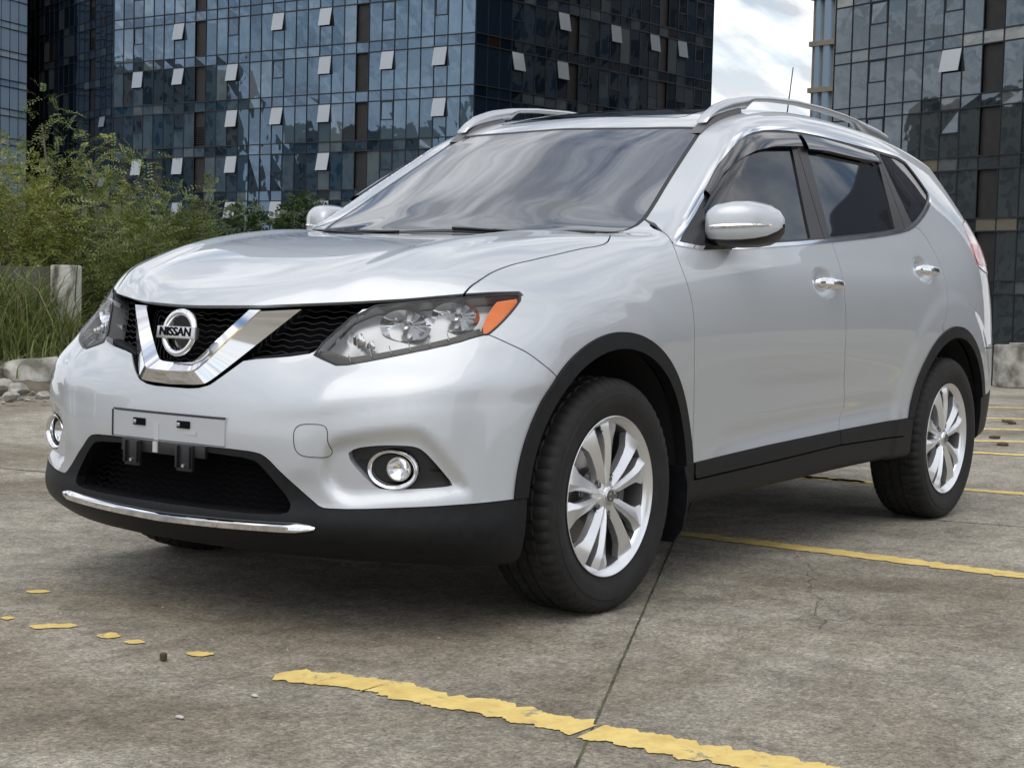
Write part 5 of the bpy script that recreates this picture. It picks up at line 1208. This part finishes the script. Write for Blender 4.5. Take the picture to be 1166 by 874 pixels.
    for i in order: obj('window', allp[i][0], [(0, 1, 2, 3)], allp[i][1], root, smooth_=False)
    mats = []; V = []; F = []; mi = []
    for i, (q, m) in enumerate(allp):
        if i in so_: continue
        if m not in mats: mats.append(m)
        n0 = len(V); V += q; F.append((n0, n0+1, n0+2, n0+3)); mi.append(mats.index(m))
    o = obj('glazing', V, F, mats, root, smooth_=False); o.data.polygons.foreach_set('material_index', mi); o['kind'] = 'stuff'
    mul.obj('facade_frame', mull, root, smooth_=False, fix=False)
    for lo_ in los.values(): lo_.obj('louvre_panel', louv, root, smooth_=False, fix=False)
    # core behind the skin
    f0 = faces[0]; pts = [f0['p0']] + [fc['p1'] for fc in faces]; cen = np.mean(pts, 0); back = (cen - np.array([4, 3.4, 0])); back /= np.linalg.norm(back)
    core = MB(); ring = [tuple(np.array(p) + back*.6) for p in pts] + [tuple(np.array(pts[-1]) + back*depth_box), tuple(np.array(pts[0]) + back*depth_box)]; n = len(ring)
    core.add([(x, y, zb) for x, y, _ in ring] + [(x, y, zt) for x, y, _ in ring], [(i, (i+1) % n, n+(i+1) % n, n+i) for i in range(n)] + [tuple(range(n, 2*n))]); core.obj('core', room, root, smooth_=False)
    return root
c_ = px_at(532, 110); lf = px_at(125, 131.4); rt = px_at(799, 132.8)
tower('glass_tower', 'blue grey glass tower with open panes and a sharp corner, left of the sky gap', [dict(p0=c_, p1=lf, pw=1.17, m=GM['blue'], open=(2, 6, 11, 15, 19, 24, 28), louv=(8, 22), pr=.58), dict(p0=c_, p1=rt, pw=1.30, m=GM['dark'], open=(3, 7, 9, 12, 16, 19, 21), louv=(8, 17), pr=.5)], -13, 52, 3.453, .75, 13.6, 1)  # right face: darker copy of the glass, its dark reflections put into the colour
r0, r1 = px_at(937, 101), px_at(1228, 84.5)
tower('glass_tower', 'dark glass tower with beige blinds behind the rear of the car', [dict(p0=r0, p1=r1, pw=1.46, m=GM['grey'], open=(2, 6, 11), louv=(8,), pr=.35)], -13, 48, 3.453, .73, 11.49, 2)
m0, m1 = px_at(26, 205), px_at(129, 182)
tower('glass_tower', 'distant dark glass tower behind the feathery trees, second from the left', [dict(p0=m1, p1=m0, pw=1.6, m=GM['dark'], open=(2, 5), louv=(4,), pr=.3)], -13, 60, 3.4, .9, 12.0, 3)
n0_, n1_ = px_at(-100, 178), px_at(27, 196)
tower('glass_tower', 'distant pale blue glass tower at the left frame edge', [dict(p0=n0_, p1=n1_, pw=1.6, m=GM['pale'], open=(3, 7), louv=(), pr=.4)], -13, 60, 3.4, .8, 12.5, 4)
# the slim stone and glass tower behind the right one
sroot_p = px_at(910, 150, -13); st_r = thing('stone_tower', 'slim beige stone tower with pale blue glass strips, left of the dark glass tower', 'building', tuple(sroot_p), 'glass office towers behind the car')
stone = noise_col(mat('beige_stone', (.34, .30, .24), .8), .3, (.30, .265, .21), (.38, .335, .27)); a0 = px_at(910, 150); a1 = px_at(964, 146); d_ = (a1-a0)/np.linalg.norm(a1-a0); Lq = float(np.linalg.norm(a1-a0)); nq = np.array([d_[1], -d_[0], 0]); nq = nq if nq @ (-a0) > 0 else -nq
bd_ = MB(); cc_ = (a0+a1)/2 - nq*6; bd_.box((cc_[0], cc_[1], 25), (Lq, 11.6, 76), Matrix.Rotation(math.atan2(d_[1], d_[0]), 3, 'Z')); bd_.obj('wall', stone, st_r, smooth_=False)
for (f0_, f1_) in ((.12, .20), (.30, .42), (.52, .60), (.70, .9)):
    w = MB(); u = (f0_+f1_)/2*Lq; p = a0 + d_*u + nq*.0; w.box((p[0], p[1], 25), ((f1_-f0_)*Lq, .5, 75.5), Matrix.Rotation(math.atan2(d_[1], d_[0]), 3, 'Z')); w.obj('window_strip', GM['pale'], st_r, smooth_=False)
for k in range(16):
    w = MB(); p = a0 + d_*Lq/2; w.box((p[0], p[1], -10 + k*4.2), (Lq+.05, .62, .45), Matrix.Rotation(math.atan2(d_[1], d_[0]), 3, 'Z')); w.obj('floor_band', stone, st_r, smooth_=False)
# ---------------------------------------------------------------- unseen blocks added around the deck to be mirrored in the glass and the paint
aw = noise_col(mat('rendered_wall', (.30, .28, .25), .9), .2, (.20, .19, .17), (.34, .32, .28)); win = mat('far_window', (.03, .035, .04), .15)
dw = mat('dark_cladding', (.07, .085, .11), .4)
def block(cx_, cy_, w, d_, h, label, ang=0.):
    root = thing('apartment_block', label, 'building', (cx_, cy_, -13), 'unseen blocks added for reflections'); rot = Matrix.Rotation(ang, 3, 'Z'); b_ = MB(); b_.box((cx_, cy_, -13+h/2), (w, d_, h), rot); b_.obj('wall', dw if 'dark' in label else aw, root, smooth_=False)
    wn = MB(); nf = int(h/3.2)
    for f in range(nf):
        z = -13 + 1.6 + f*3.2
        for (L_, ax_, o) in ((w, 0, d_/2), (w, 0, -d_/2), (d_, 1, w/2), (d_, 1, -w/2)):
            n = int(L_/3.4)
            for k in range(n):
                u = (k-(n-1)/2)*3.4; c = Vector((u, o, 0)) if ax_ == 0 else Vector((o, u, 0)); c = rot @ c; wn.box((cx_+c.x, cy_+c.y, z), (1.9, .12, 1.7) if ax_ == 0 else (.12, 1.9, 1.7), rot)
    o = wn.obj('window', win, root, smooth_=False, fix=False); o['kind'] = 'stuff'
    return root
for k, (la, de, w, d_, h, lb) in enumerate(((-150, 118, 30, 16, 45, 'grey apartment block far left of the deck, nearest the glass towers'), (-152, 84, 24, 18, 38, 'unseen lower grey apartment block far left of the deck'), (-146, 54, 26, 16, 43, 'grey apartment block left of the deck'), (-150, 22, 22, 20, 37, 'grey apartment block level with the car on the left'), (85, 30, 30, 16, 30, 'unseen beige apartment block right of the deck'), (60, -60, 26, 18, 34, 'unseen beige apartment block behind the photographer'), (75, 140, 30, 20, 60, 'unseen tall apartment block added behind the right glass tower'), (90, 70, 48, 20, 47, 'unseen very tall dark block added right of the deck for the side glass'))):
    p = at(la, de); block(float(p[0]), float(p[1]), w, d_, h, lb, .7 + .15*k)
